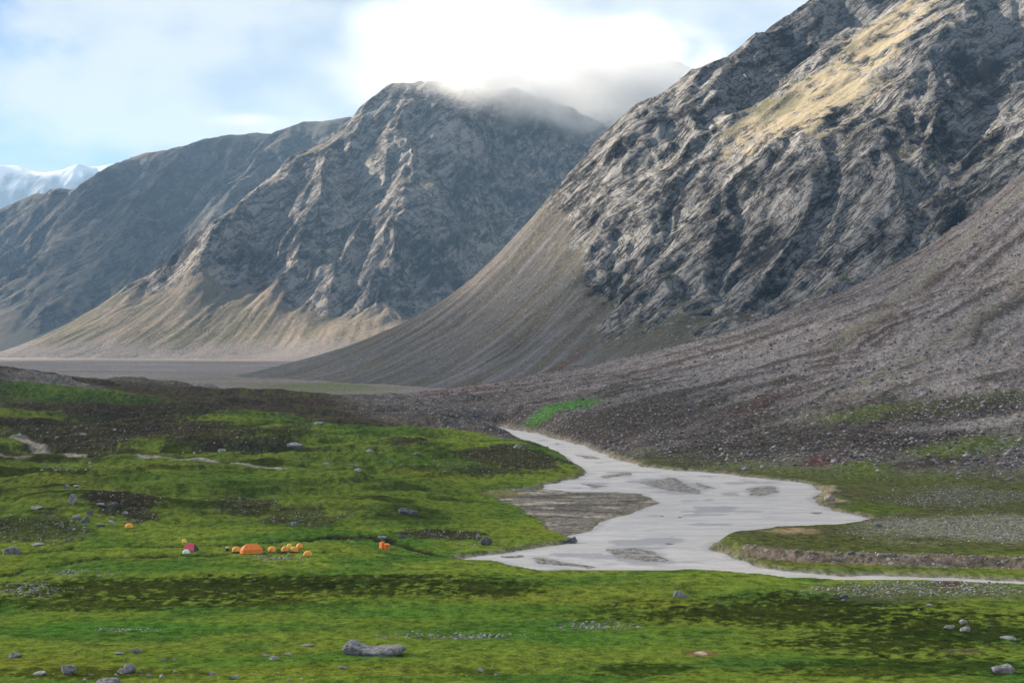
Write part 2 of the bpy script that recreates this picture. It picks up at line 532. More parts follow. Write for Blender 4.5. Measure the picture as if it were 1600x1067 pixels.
def hline(pl, width, jit=0.0):
    """soft mask along a surveyed line on the ground"""
    w = [ground_at(*q) for q in pl]
    rows = (YL > min(q[1] for q in w) - 40) & (YL < max(q[1] for q in w) + 40)
    x, y = jx[rows], jy[rows]
    d = np.full(x.shape, 1e9, np.float32)
    for (ax, ay), (bx, by) in zip(w[:-1], w[1:]):
        ex, ey = bx - ax, by - ay
        k = np.clip(((x - ax) * ex + (y - ay) * ey) / (ex * ex + ey * ey + 1e-9), 0, 1)
        d = np.minimum(d, np.hypot(x - ax - ex * k, y - ay - ey * k))
    out = np.zeros(GX.shape, np.float32)
    out[rows] = sst(width, width * 0.35, d)
    return out


def patch(px, py, rx, ry, soft=0.5, rough=0.6, tilt=0.0, seed=0):
    """soft uneven patch of ground cover, surveyed by its centre and half-sizes"""
    xc, yc = ground_at(px, py)
    _, y1 = ground_at(px, py - ry)
    _, y0 = ground_at(px, py + ry)
    a = rx / F * yc
    b = max(0.5 * (y1 - y0), 0.5)
    ym = 0.5 * (y1 + y0)
    i0, i1 = np.searchsorted(YL, [ym - 2.4 * b, ym + 2.4 * b])
    j0, j1 = np.searchsorted(U, [(xc - 2.4 * a) / yc, (xc + 2.4 * a) / yc])
    out = np.zeros(GX.shape, np.float32)
    if i1 - i0 < 2 or j1 - j0 < 2:
        return out
    gx_, gy_ = GX[i0:i1, j0:j1], GY[i0:i1, j0:j1]
    xx = gx_ - xc * gy_ / yc
    r = np.hypot(xx / a, (gy_ - ym + tilt * xx) / b)
    r = r + rough * fbm(gx_ / (a * 0.6 + 2) + seed, gy_ / (b * 0.7 + 2), 4, 11 + seed)
    out[i0:i1, j0:j1] = sst(1 + soft * 0.5, 1 - soft, r)
    return out


# cut channels of the meadow brooks
DITCH = [([(0, 866), (60, 866), (120, 861), (250, 858), (360, 856), (470, 846), (570, 842), (590, 850)], 0.9),
         ([(0, 902), (50, 893), (110, 883), (170, 876), (280, 872), (400, 869), (500, 868), (600, 868), (660, 876)], 0.9),
         ([(470, 848), (520, 840), (600, 845), (640, 860), (690, 874)], 1.4)]
DM = np.zeros(GX.shape, np.float32)
for pl, wd in DITCH:
    DM = np.maximum(DM, hline(pl, wd + 0.9))
GZ -= 0.9 * DM * (SD > 3)

# ---- colours of the ground cover
c1 = fbm(GX / 40, GY / 24, 5, 21)
c2 = fbm(GX / 9, GY / 9, 4, 22)
c3 = fbm(GX / 130, GY / 60, 4, 23)
GRASS_A, GRASS_B, GRASS_C = rgb(0.128, 0.185, 0.028), rgb(0.062, 0.130, 0.022), rgb(0.155, 0.175, 0.026)
HEATH, PEAT = rgb(0.020, 0.026, 0.004), rgb(0.034, 0.027, 0.018)
CLUMP = fbm(GX / 2.6, GY / 3.2, 3, 29, 0.6)


def clumpy(m, k=1.1):
    return sst(0.10, 0.58, m + k * CLUMP * sst(0.0, 0.35, m))


SCREE_A, SCREE_B, SCREE_R = rgb(0.215, 0.200, 0.222), rgb(0.058, 0.050, 0.050), rgb(0.085, 0.038, 0.034)
GRAVEL = rgb(0.26, 0.26, 0.285)
C = np.zeros(GX.shape + (3,), np.float32) + GRASS_A
C = lay(C, sst(-0.1, 0.25, c1), GRASS_B)
C = lay(C, 0.7 * sst(0.05, 0.35, c3), GRASS_C)
# left bank above the camp: darker, browner turf
lb = leftm * sst(430, 470, GY)
C = lay(C, lb * (0.35 + 0.4 * sst(-0.2, 0.3, c1)), rgb(0.075, 0.098, 0.026))
C = lay(C, lb * sst(0.08, 0.22, c1 + 0.4 * c2) * 0.8, HEATH * 1.3)
C = lay(C, lb * sst(800, 870, GY + 60 * c2 + 40 * c1) * (1 - 0.3 * sst(0, .3, c2)), rgb(0.058, 0.046, 0.037))
scarp = np.maximum.reduce([np.exp(-((ter - q) / 0.022) ** 2) for q in (0.03, 0.245, -0.225)])
C = lay(C, lb * scarp * 0.75 * sst(-0.3, 0.1, c2), rgb(0.030, 0.030, 0.014))
# far valley floor: grey-violet gravel and thin turf
ff = sst(1020, 1160, GY)
fl = fbm(GX / 420, GY / 120, 4, 24)
C = lay(C, ff, rgb(0.20, 0.187, 0.207))
C = lay(C, ff * sst(0.0, 0.3, fl) * 0.7, rgb(0.15, 0.145, 0.125))
C = lay(C, ff * sst(0.1, 0.3, -fl) * 0.6, rgb(0.27, 0.255, 0.275))
# debris fan
C = lay(C, FANM, SCREE_A)
C = lay(C, FANM * sst(-0.15, 0.25, rad1 + 0.4 * rad2) * 0.92, SCREE_B)
C = lay(C, FANM * sst(0.12, 0.35, -rad1 + 0.3 * rad2) * 0.7, rgb(0.250, 0.236, 0.256))
C = lay(C, FANM * sst(0.0, 0.3, rad2 + 0.4 * c2) * 0.55, rgb(0.065, 0.060, 0.046))
C = lay(C, FANM * sst(0.15, 0.4, fbm(fang * 12 + 4, fd / 500, 3, 26)) * 0.5, SCREE_R)
lowfan = FANM * sst(520, 680, fd + 60 * c3) * sst(1150, 900, GY)
C = lay(C, lowfan * 0.7, rgb(0.045, 0.038, 0.034))
STONY = (FANM * (0.55 + 0.45 * sst(-0.3, 0.2, -rad1)) + 0.5 * ff).astype(np.float32)
# right bank: turf with pale stones in front of the fan
rb = sst(45, 75, GX) * sst(372, 392, GY) * (1 - FANM) * sst(900, 800, GY) * sst(-2, 4, SD)
C = lay(C, rb, rgb(0.078, 0.092, 0.032))
C = lay(C, rb * sst(0.0, 0.3, c1) * 0.7, rgb(0.085, 0.080, 0.055))


def put(mask, c, k=1.0):
    rr = np.nonzero(mask.max(1) > 0)[0]
    if len(rr):
        a, b = rr[0], rr[-1] + 1
        C[a:b] = lay(C[a:b], mask[a:b] * k, c)


def stones(mask, k):
    np.maximum(STONY, mask * k, out=STONY)


for a in [((1450, 640, 190, 16), 0), ((1340, 735, 60, 14), 1), ((1500, 700, 100, 18), 2), ((1370, 800, 60, 12), 3)]:
    put(patch(*a[0], seed=a[1]), rgb(0.085, 0.125, 0.022), 0.75)
M = patch(1520, 838, 190, 30, seed=4); put(M, rgb(0.21, 0.22, 0.16), 0.7); stones(M, 1.0)
M = patch(1500, 780, 110, 20, seed=5); put(M, rgb(0.10, 0.10, 0.075), 0.5); stones(M, 0.7)
put(patch(1290, 722, 60, 8, seed=6), SCREE_R, 0.8)
put(patch(1420, 690, 130, 14, seed=7), rgb(0.030, 0.022, 0.018), 0.8)
put(patch(1500, 640, 160, 22, seed=8), rgb(0.040, 0.028, 0.024), 0.75)
put(patch(1100, 712, 150, 16, seed=9), rgb(0.034, 0.030, 0.022), 0.6)
put(hline([(1180, 640), (1290, 585), (1400, 490), (1470, 440), (1540, 380)], 26.0) * sst(-0.25, 0.25, rad2 + c2), rgb(0.072, 0.040, 0.033), 0.7)
put(hline([(1260, 660), (1400, 580), (1520, 500), (1600, 430)], 14.0) * sst(-0.25, 0.25, rad2 - c2), rgb(0.20, 0.19, 0.165), 0.7)
M = hline([(1400, 470), (1470, 405), (1560, 330), (1600, 300)], 16.0); put(M, rgb(0.20, 0.19, 0.17), 0.7); stones(M, 0.9)
M = hline([(1310, 545), (1350, 505), (1380, 490)], 14.0); put(M, rgb(0.18, 0.17, 0.14), 0.7); stones(M, 0.9)
M = patch(1560, 660, 100, 7, seed=7); put(M, rgb(0.24, 0.24, 0.25), 0.8)
put(patch(880, 637, 62, 8, tilt=-0.0, seed=8), rgb(0.06, 0.17, 0.03), 0.95)
put(patch(500, 607, 140, 8, seed=9, rough=0.3), rgb(0.115, 0.14, 0.055), 0.8)
put(patch(560, 560, 60, 6, seed=9), rgb(0.05, 0.10, 0.05), 0.6)
# dark heath bands of the near meadow
for i, (a, k) in enumerate([((330, 925, 380, 19), 0.95), ((150, 950, 190, 12), 0.85), ((560, 913, 250, 12), 0.85), ((760, 925, 90, 16), 0.9), ((420, 950, 120, 10), 0.8),
                            ((1250, 962, 260, 26), 0.95), ((1480, 1000, 240, 32), 0.95), ((1330, 945, 150, 12), 0.8), ((1000, 1052, 90, 12), 0.8), ((1050, 965, 120, 10), 0.5),
                            ((1400, 1050, 220, 16), 0.8), ((620, 905, 90, 5), 0.7), ((900, 960, 90, 10), 0.45),
                            ((120, 1062, 200, 8), 0.7), ((730, 1058, 80, 7), 0.5)]):
    put(clumpy(patch(*a, soft=1.0, rough=0.7, seed=30 + i), 1.6), HEATH, 0.9 * k)
for i, a in enumerate([(700, 960, 260, 20), (200, 985, 260, 14), (420, 1040, 300, 16), (900, 1000, 200, 20)]):
    put(patch(*a, soft=0.9, seed=60 + i), rgb(0.055, 0.155, 0.022), 0.65)
# heath and peat on the left bank
for i, (a, k) in enumerate([((220, 653, 170, 11), 0.95), ((170, 688, 250, 26), 0.92), ((60, 722, 130, 12), 0.85), ((330, 700, 90, 12), 0.8), ((470, 687, 28, 8), 0.9), ((430, 715, 110, 12), 0.7),
                            ((640, 700, 50, 7), 0.7), ((800, 718, 100, 18), 0.9), ((740, 742, 90, 9), 0.8), ((60, 830, 80, 26), 0.7), ((200, 805, 60, 14), 0.9),
                            ((380, 805, 60, 10), 0.7), ((700, 840, 70, 9), 0.9), ((470, 818, 70, 10), 0.6), ((560, 845, 60, 4), 0.8), ((840, 690, 40, 6), 0.5)]):
    M = clumpy(patch(*a, soft=0.6, rough=0.8, seed=80 + i), 0.9)
    put(M, PEAT, k)
    stones(M, 0.18)
for i, a in enumerate([(120, 630, 150, 7), (560, 760, 220, 12), (300, 775, 160, 14), (650, 735, 120, 10), (560, 690, 120, 12), (420, 670, 120, 8), (160, 845, 50, 10), (800, 800, 70, 14)]):
    put(patch(*a, soft=0.8, seed=100 + i), rgb(0.082, 0.145, 0.026), 0.75)
M = patch(90, 610, 90, 9, seed=110); put(M, rgb(0.19, 0.175, 0.175), 0.8); stones(M, 0.8)
# stony brook bed
M = hline([(20, 690), (75, 715), (130, 733), (230, 742), (380, 748), (485, 757)], 5.0); put(M, rgb(0.34, 0.32, 0.30), 0.85); stones(M, 0.8)
M = hline([(0, 726), (80, 732), (140, 738)], 3.0); put(M, rgb(0.26, 0.24, 0.22), 0.7)
put(DM, rgb(0.018, 0.016, 0.012), 0.95)
# white flowering and pebbled spots
for i, a in enumerate([(50, 927, 60, 12), (430, 877, 45, 5), (130, 900, 60, 6), (700, 1000, 110, 4), (200, 992, 60, 3), (930, 985, 60, 6)]):
    stones(patch(*a, soft=0.9, seed=120 + i), 0.8)
stones(patch(1450, 925, 190, 14, seed=127), 0.7)
put(patch(1450, 930, 200, 16, seed=127), rgb(0.085, 0.10, 0.055), 0.7)
put(patch(1480, 918, 24, 5, seed=128), rgb(0.10, 0.03, 0.03), 0.8)
put(patch(1095, 1026, 28, 5, seed=129), rgb(0.22, 0.12, 0.08), 0.8)
put(patch(1095, 1026, 12, 3, seed=130), rgb(0.5, 0.45, 0.42), 0.9)
put(patch(1500, 1026, 40, 4, seed=131), rgb(0.16, 0.12, 0.08), 0.6)
# shores: mud flat on the left, sand and cut bank on the right, bars
flatm = np.zeros(GX.shape, np.float32)
rw = (YL > 400) & (YL < 640)
flatm[rw] = sst(2.0, -2.0, signed_dist([flat(*q) for q in [(735, 772), (850, 762), (905, 767), (1006, 771), (1029, 786), (950, 816), (880, 839), (850, 822), (800, 790)]], jx[rw], jy[rw]))
put(flatm, rgb(0.20, 0.192, 0.19)); put(flatm * sst(-0.05, 0.2, fbm(GX / 30, GY / 9, 4, 40)), rgb(0.115, 0.108, 0.107), 0.9)
put(flatm * sst(0.1, 0.3, fbm(GX / 25 + 7, GY / 12, 3, 41)), rgb(0.40, 0.37, 0.35), 0.8)
GZ = np.where((flatm > 0.3) & (SD > 0), np.minimum(GZ, 0.25 + 0.15 * hum), GZ)
put(patch(775, 773, 55, 5, seed=132), rgb(0.15, 0.16, 0.03), 0.7)
M = patch(1240, 845, 45, 7, seed=133); put(M, rgb(0.33, 0.25, 0.17), 0.8)
foot = np.array([flat(*q) for q in [(1100, 858), (1118, 864), (1150, 874), (1200, 879), (1300, 885), (1400, 889), (1500, 892), (1620, 896)]])
cy = GY - np.interp(GX, foot[:, 0], foot[:, 1]) + 1.2 * gn(GX / 5, GY / 5) + 3.5 * gn(GX / 19 + 3, GY / 19)
rightof = sst(50, 58, GX) * sst(1, 5, SD) * (GX < 220)
GZ += rightof * 2.4 * sst(0, 4.5, cy) * sst(110, 30, cy)
cut = rightof * sst(-1.0, 0.5, cy) * sst(7.0, 4.5, cy)
put(cut, rgb(0.20, 0.165, 0.145), 0.92); put(cut * sst(0.0, 0.3, fbm(GX / 4, GY / 4, 3, 43)), rgb(0.08, 0.07, 0.06), 0.8); stones(cut, 0.7)
put(rightof * sst(-9, -7, cy) * sst(-0.5, -1.5, cy), rgb(0.115, 0.125, 0.03), 0.6)
put(hline([(1290, 762), (1290, 775), (1310, 788)], 5.0), rgb(0.34, 0.29, 0.22), 0.8)
shore = sst(4.0, 0.5, SD) * (GY < 1000)
put(shore, rgb(0.20, 0.18, 0.15), 0.75)
bed = sst(0.5, -0.5, SD)
put(bed, GRAVEL); put(bed * sst(0.0, 0.3, c2), rgb(0.19, 0.19, 0.205), 0.7)
stones(BARM, 0.6)
grassbar = patch(880, 880, 52, 6, seed=134) + patch(800, 870, 24, 3, seed=135)
put(np.clip(grassbar, 0, 1) * BARM * sst(0.1, -0.1, c2), rgb(0.10, 0.13, 0.04), 0.7)
C *= (1 + 0.22 * fbm(GX / 3.0, GY / 3.5, 3, 50))[..., None]

M_GROUND = mat_ground()
ground = grid_mesh('ground', GX, GY, GZ, {'Col': C, 'stony': np.clip(STONY, 0, 1)}, M_GROUND)
structure(ground, 'green alpine meadow, stony slopes and grey valley floor')

rr = np.nonzero(YL < 990)[0]
i1 = rr[-1]; i0 = int(np.searchsorted(YL, 330))
sub = slice(i0, i1, 2), slice(250, NC, 2)
wX, wY, wS = GX[sub], GY[sub], SD[sub]
shoal = fbm(wX / 26 + 0.8 * gn(wX / 40, wY / 40), wY / 13, 4, 45)
shal = np.clip(0.8 * gblur(BARM[i0:i1, 250:], 5)[::2, ::2] * 1.6 + 0.85 * sst(0.06, 0.30, shoal) * sst(-3, -14, wS) + 0.5 * sst(-5, -0.5, wS), 0, 1)
river = grid_mesh('river', wX, wY, np.zeros_like(wX), {'shallow': shal}, mat_water())
bm = bmesh.new(); bm.from_mesh(river.data)
bm.verts.ensure_lookup_table()
far_off = (wS > 9).ravel()
bmesh.ops.delete(bm, geom=[v for v in bm.verts if far_off[v.index]], context='VERTS')
bm.to_mesh(river.data); bm.free()
structure(river, 'pale silty braided river winding through the valley')


def height(x, y):
    """ground level at a point"""
    fu = (x / y - U[0]) / (U[1] - U[0])
    fv = math.log(y / YL[0]) / (math.log(YL[1] / YL[0]))
    i, j = int(np.clip(fv, 0, NR - 2)), int(np.clip(fu, 0, NC - 2))
    a, b = fv - i, fu - j
    return float((GZ[i, j] * (1 - b) + GZ[i, j + 1] * b) * (1 - a) + (GZ[i + 1, j] * (1 - b) + GZ[i + 1, j + 1] * b) * a)


def sight(px, py):
    """point of the finished ground on the line of sight through a pixel"""
    best = None
    ys = YL[YL < 2500]
    ys = np.exp(np.linspace(math.log(160), math.log(2400), 2600))
    xs = (px - 800) / F * ys
    zr = CAMH + (HORIZ - py) / F * ys
    fu = np.clip((xs / ys - U[0]) / (U[1] - U[0]), 0, NC - 1.001)
    fv = np.clip(np.log(ys / YL[0]) / math.log(YL[1] / YL[0]), 0, NR - 1.001)
    zz = GZ[fv.astype(int), fu.astype(int)]
    hit = np.nonzero(zz >= zr)[0]
    k = hit[0] if len(hit) else 0
    return float(xs[k]), float(ys[k])


# ------------------------------------------------------------------ mountains
def polyline(q):
    return [P(*v) for v in q]


def rect(x0, x1, y0, y1, nx, ny):
    return np.meshgrid(np.linspace(x0, x1, nx).astype(np.float32), np.linspace(y0, y1, ny).astype(np.float32))


def slope_of(X, Y, Z):
    gy, gx = np.gradient(Z, float(Y[1, 0] - Y[0, 0]), float(X[0, 1] - X[0, 0]))
    return gx, gy


# --- right mountain: slabby rock wall with a long scree skirt
r1 = polyline([(1420, -170, 2350), (1340, -70, 2250), (1260, 0, 2150), (1180, 42, 2100), (1080, 100, 2060), (1000, 150, 2020), (950, 205, 2000), (900, 262, 1990), (860, 310, 1985), (800, 372, 1990), (700, 463, 2020), (620, 510, 2080), (540, 545, 2120)])
r2 = polyline([(1640, -230, 2250), (1560, -110, 2080), (1500, -20, 1960), (1440, 62, 1850), (1420, 130, 1780), (1300, 215, 1710), (1245, 270, 1670), (1225, 370, 1600), (1190, 475, 1530)])
r3 = polyline([(1460, -60, 2180), (1420, 0, 2080), (1300, 78, 2010), (1200, 145, 1960), (1100, 218, 1910), (1040, 262, 1880)])
pts = densify(r1, 60) + densify(r2, 60) + densify(r3, 60)
pts += polyline([(1330, 40, 2110), (1230, 105, 2040), (1120, 180, 1970), (1050, 240, 1915)])                        # gully behind the lit shoulder
pts += [(x, y - 0, z - 14) for (x, y, z) in polyline([(1330, 40, 2120), (1230, 105, 2055)])]
pts += polyline([(1380, 60, 1960), (1300, 140, 1880), (1200, 205, 1830), (1330, 150, 1840), (1420, 20, 1990)])      # lit shoulder
pts += polyline([(1100, 330, 1770), (1000, 350, 1810), (930, 370, 1850), (1130, 430, 1650), (1030, 450, 1670), (960, 500, 1650), (900, 430, 1800), (930, 552, 1560), (1010, 525, 1530), (1100, 505, 1500), (1180, 490, 1480)])
pts += polyline([(840, 420, 1880), (800, 470, 1830), (720, 510, 1860), (850, 520, 1700), (760, 560, 1680), (700, 585, 1700), (640, 560, 1800), (600, 600, 1720), (540, 590, 1850), (480, 585, 1950), (460, 570, 2150), (800, 600, 1550), (900, 585, 1480)])
pts += polyline([(1500, 130, 1780), (1600, 60, 1820), (1700, 0, 1850), (1500, 230, 1650), (1600, 180, 1650), (1350, 300, 1610), (1400, 370, 1520), (1550, 290, 1500), (1300, 440, 1490), (1450, 430, 1420), (1600, 330, 1400), (1700, 260, 1400), (1750, -120, 2000)])
pts += [(x + 40, y + 420, z - 330) for (x, y, z) in densify(r1, 160)]                                               # back of the skyline ridge
pts += [(-500, 1700, -25), (-400, 1500, -25), (-150, 1350, -25), (200, 1250, -40), (-600, 2300, -25), (-500, 2700, -20), (-100, 2750, 10), (1400, 2700, 700), (1400, 1500, 330)]
MX, MY = rect(-480, 1180, 1300, 2680, 540, 440)
MZ = rbf_surface(pts, MX, MY).astype(np.float32)
hgt = MZ
xl = MX
skirt = sst(60, 25, MZ) * 0.9 + sst(150, 30, xl + 60 * fbm(MX / 130, MY / 130, 4, 60)) * sst(330, 190, MZ)                                             # scree lower left
skirt = np.clip(skirt, 0, 1)
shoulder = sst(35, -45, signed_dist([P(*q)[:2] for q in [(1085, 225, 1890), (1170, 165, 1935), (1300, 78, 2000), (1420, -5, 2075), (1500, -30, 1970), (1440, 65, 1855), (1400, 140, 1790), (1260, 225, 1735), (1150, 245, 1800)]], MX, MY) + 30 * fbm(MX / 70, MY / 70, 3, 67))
wrp = fbm(MX / 160, MY / 160, 3, 61)
MZ = erode(MX + 60 * wrp, MY, MZ, 200, 5, 0.24, 0.47, (0.10 + 0.9 * (1 - skirt)) * sst(20, 120, MZ) * (1 - 0.7 * shoulder))
strat = fbm((0.72 * MX + 0.5 * MZ) / 190 + 0.3 * wrp, (0.75 * MZ - 0.62 * MX + 0.25 * MY) / 20, 4, 62, 0.6)          # tilted bedding ledges
MZ += (1 - skirt) * 3.2 * strat + (1 - skirt) * 2.0 * fbm(MX / 22, MY / 22, 4, 63, 0.6, True) + skirt * (0.8 * fbm(MX / 9, MY / 9, 3, 64) + 1.1 * fbm(np.arctan2(MY - 2030, MX - 330) * 40, np.hypot(MX - 330, MY - 2030) / 300, 4, 69, 0.6))
bd = (0.75 * MZ - 0.62 * MX + 0.25 * MY) / 30 + 1.3 * wrp + 0.5 * fbm(MX / 60, MY / 60, 3, 58)
bf = bd - np.floor(bd)
MZ += (1 - skirt) * (1 - 0.6 * shoulder) * 7.0 * (sst(0.0, 0.22, bf) - bf) * sst(-0.2, 0.2, fbm(MX / 110, MY / 110, 3, 59)) * sst(20, 90, MZ)
gx, gy = slope_of(MX, MY, MZ)
sl = np.hypot(gx, gy)
n1 = fbm(MX / 120, MY / 120, 5, 65)
rock = sst(0.35, 0.75, sl + 0.35 * n1) * (1 - 0.95 * skirt)
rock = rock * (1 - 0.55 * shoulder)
C = np.zeros(MX.shape + (3,), np.float32) + rgb(0.072, 0.066, 0.047)
C = lay(C, sst(-0.1, 0.3, n1), rgb(0.050, 0.048, 0.031))
sa = np.arctan2(MY - 2030, MX - 330) + 0.03 * wrp; sr = np.hypot(MX - 330, MY - 2030)
tl = 0.7 * fbm(sa * 22, sr / 330, 5, 66, 0.65) + 0.4 * fbm(sa * 75, sr / 150, 4, 68, 0.6)                            # stripes down the skirt
C = lay(C, skirt * sst(-0.15, 0.12, tl), rgb(0.088, 0.083, 0.084))
C = lay(C, skirt * sst(0.10, 0.32, tl) * 0.6, rgb(0.15, 0.147, 0.152))
C = lay(C, skirt * sst(0.14, 0.28, -tl + 0.12 * n1) * 0.85, rgb(0.082, 0.044, 0.038))
C = lay(C, shoulder * 0.9, rgb(0.28, 0.238, 0.160))  # golden sunlight on the shoulder painted into its base colour
C = lay(C, 0.6 * sst(0.15, 0.4, -n1) * (1 - skirt), rgb(0.05, 0.06, 0.026))
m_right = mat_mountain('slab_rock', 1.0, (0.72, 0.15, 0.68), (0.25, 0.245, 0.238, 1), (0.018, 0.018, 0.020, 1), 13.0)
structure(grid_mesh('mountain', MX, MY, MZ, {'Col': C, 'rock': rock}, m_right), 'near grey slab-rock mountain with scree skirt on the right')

# --- middle mountain with its summit in the cloud
d1 = polyline([(610, 128, 4320), (600, 135, 4300), (575, 155, 4270), (540, 187, 4230), (450, 245, 4120), (390, 292, 4040), (300, 358, 3940), (200, 440, 3830), (130, 490, 3770), (40, 535, 3720), (-80, 566, 3700)])
d0 = polyline([(610, 128, 4320), (680, 128, 4320), (740, 136, 4280), (830, 142, 4400), (900, 165, 4500), (960, 198, 4600), (1040, 245, 4700)])
d2 = polyline([(740, 138, 4280), (737, 200, 4150), (700, 235, 4060), (640, 268, 3960), (600, 305, 3880), (545, 350, 3780), (500, 410, 3690), (470, 470, 3590), (440, 520, 3480)])
d3 = polyline([(640, 268, 3960), (690, 285, 3880), (700, 330, 3780), (660, 400, 3650), (600, 470, 3500)])
pts = densify(d1, 110) + densify(d0, 110) + densify(d2, 110) + densify(d3, 110)
pts += polyline([(620, 200, 4180), (560, 260, 4040), (480, 330, 3900), (410, 400, 3780), (340, 460, 3680), (260, 505, 3600), (560, 190, 4200), (500, 240, 4090), (660, 180, 4180), (420, 300, 3990), (350, 360, 3880), (220, 470, 3750)])
pts += polyline([(850, 200, 4370), (800, 260, 4280), (780, 340, 4100), (760, 420, 3900), (720, 480, 3660), (880, 300, 4300), (940, 260, 4480), (800, 190, 4330), (560, 440, 3570), (540, 500, 3400), (600, 512, 3330), (620, 530, 3200), (480, 530, 3380)])
pts += polyline([(130, 562, 3480), (220, 556, 3460), (300, 551, 3450), (400, 545, 3420), (450, 541, 3400), (590, 516, 3330), (-80, 575, 3550), (20, 568, 3520)])
pts += [(x - 60, y + 500, z - 300) for (x, y, z) in densify(d1, 260)] + [(x, y + 700, z - 250) for (x, y, z) in densify(d0, 260)]
pts += [(-1700, 3300, -60), (-1200, 3100, -50), (-600, 3000, -45), (-100, 2900, -20), (300, 3000, 60), (700, 3400, 250), (800, 4200, 520)]
DX, DY = rect(-1750, 760, 3150, 5200, 480, 360)
DZ = rbf_surface(pts, DX, DY).astype(np.float32)
low = np.clip(sst(330, 90, DZ + 70 * fbm(DX / 260, DY / 260, 3, 70)) * sst(-350, -750, DX) + sst(150, 50, DZ), 0, 1)
wrp = fbm(DX / 300, DY / 300, 3, 71)
DZ = erode(DX + 60 * wrp, DY, DZ, 340, 5, 0.36, 0.47, (0.12 + 0.88 * (1 - low)) * sst(15, 120, DZ))
DZ += (1 - low) * 5 * fbm((0.7 * DX + 0.6 * DZ) / 300, (0.75 * DZ - 0.6 * DX + 0.3 * DY) / 34, 4, 72, 0.6)
DZ += (1 - low) * 3 * fbm(DX / 40, DY / 40, 4, 73, 0.6, True)
bd = (0.75 * DZ - 0.62 * DX + 0.25 * DY) / 55 + 1.2 * wrp + 0.5 * fbm(DX / 110, DY / 110, 3, 58)
bf = bd - np.floor(bd)
DZ += (1 - low) * 12.0 * (sst(0.0, 0.22, bf) - bf) * sst(-0.2, 0.2, fbm(DX / 200, DY / 200, 3, 59)) * sst(60, 160, DZ)
gx, gy = slope_of(DX, DY, DZ)
sl = np.hypot(gx, gy)
n1 = fbm(DX / 240, DY / 240, 5, 74)
rock = sst(0.45, 0.85, sl + 0.35 * n1) * (1 - 0.9 * low)
C = np.zeros(DX.shape + (3,), np.float32) + rgb(0.135, 0.112, 0.082)
C = lay(C, sst(-0.1, 0.3, n1), rgb(0.085, 0.078, 0.048))
da = np.arctan2(DY - 4250, DX + 380); dr = np.hypot(DX + 380, DY - 4250)
tl = 0.6 * fbm(da * 16, dr / 500, 5, 75, 0.65) + 0.4 * fbm(da * 60, dr / 260, 4, 76, 0.6)
DZ += low * sst(20, 60, DZ) * 7 * fbm(da * 30, dr / 500, 4, 77, 0.6)
C = lay(C, low * sst(0.0, 0.22, tl) * 0.8, rgb(0.21, 0.170, 0.140))
C = lay(C, low * sst(0.05, 0.22, -tl) * 0.7, rgb(0.085, 0.082, 0.050))
C = lay(C, sst(60, 15, DZ + 25 * n1), rgb(0.13, 0.118, 0.112))
m_mid = mat_mountain('gully_rock', 1.8, (0.70, 0.2, 0.68), (0.28, 0.255, 0.23, 1), (0.024, 0.023, 0.023, 1), 22.0)
structure(grid_mesh('mountain', DX, DY, DZ, {'Col': C, 'rock': rock}, m_mid), 'middle mountain with sunlit gullies, its summit in cloud')

# --- left mountain in blue shade
e1 = polyline([(-160, 395, 6900), (-60, 350, 6700), (0, 334, 6600), (50, 301, 6400), (90, 303, 6350), (160, 265, 6200), (220, 241, 6150), (320, 216, 6100), (400, 207, 6050), (440, 211, 6000), (470, 196, 5950), (540, 186, 5900), (650, 165, 5900)])
e2 = polyline([(160, 265, 6200), (130, 300, 6000), (95, 345, 5700), (75, 400, 5400), (45, 450, 5150), (0, 500, 4950), (-60, 540, 4800)])
pts = densify(e1, 200) + densify(e2, 200)
pts += polyline([(0, 420, 5800), (-60, 470, 5500), (30, 370, 6000), (-120, 480, 5700), (260, 320, 5600), (180, 400, 5300), (120, 470, 5050), (60, 520, 4850), (330, 300, 5500), (400, 280, 5500), (500, 260, 5500)])
pts += [(x, y + 900, z - 450) for (x, y, z) in densify(e1, 500)]
pts += [(-2700, 4700, -40), (-2200, 4500, -60), (-1500, 4500, -40), (-600, 4700, 60), (0, 5000, 300), (-3000, 5600, 0)]
EX, EY = rect(-3000, 100, 4600, 7200, 330, 240)
EZ = rbf_surface(pts, EX, EY).astype(np.float32)
EZ = erode(EX + 120 * fbm(EX / 400, EY / 400, 3, 81), EY, EZ, 460, 4, 0.30, 0.48, sst(10, 150, EZ))
EZ += 7 * fbm(EX / 70, EY / 70, 4, 82, 0.6, True) * sst(50, 200, EZ)
n1 = fbm(EX / 300, EY / 300, 5, 83)
C = np.zeros(EX.shape + (3,), np.float32) + rgb(0.08, 0.07, 0.055)
C = lay(C, sst(-0.1, 0.3, n1), rgb(0.045, 0.043, 0.034))
gx, gy = slope_of(EX, EY, EZ)
rock = sst(0.5, 0.9, np.hypot(gx, gy) + 0.3 * n1)
m_left = mat_mountain('far_rock', 2.6, (0.70, 0.2, 0.68), (0.10, 0.092, 0.085, 1), (0.025, 0.024, 0.023, 1), 24.0)
structure(grid_mesh('mountain', EX, EY, EZ, {'Col': C, 'rock': rock}, m_left), 'blue shaded mountain ridge behind on the left')

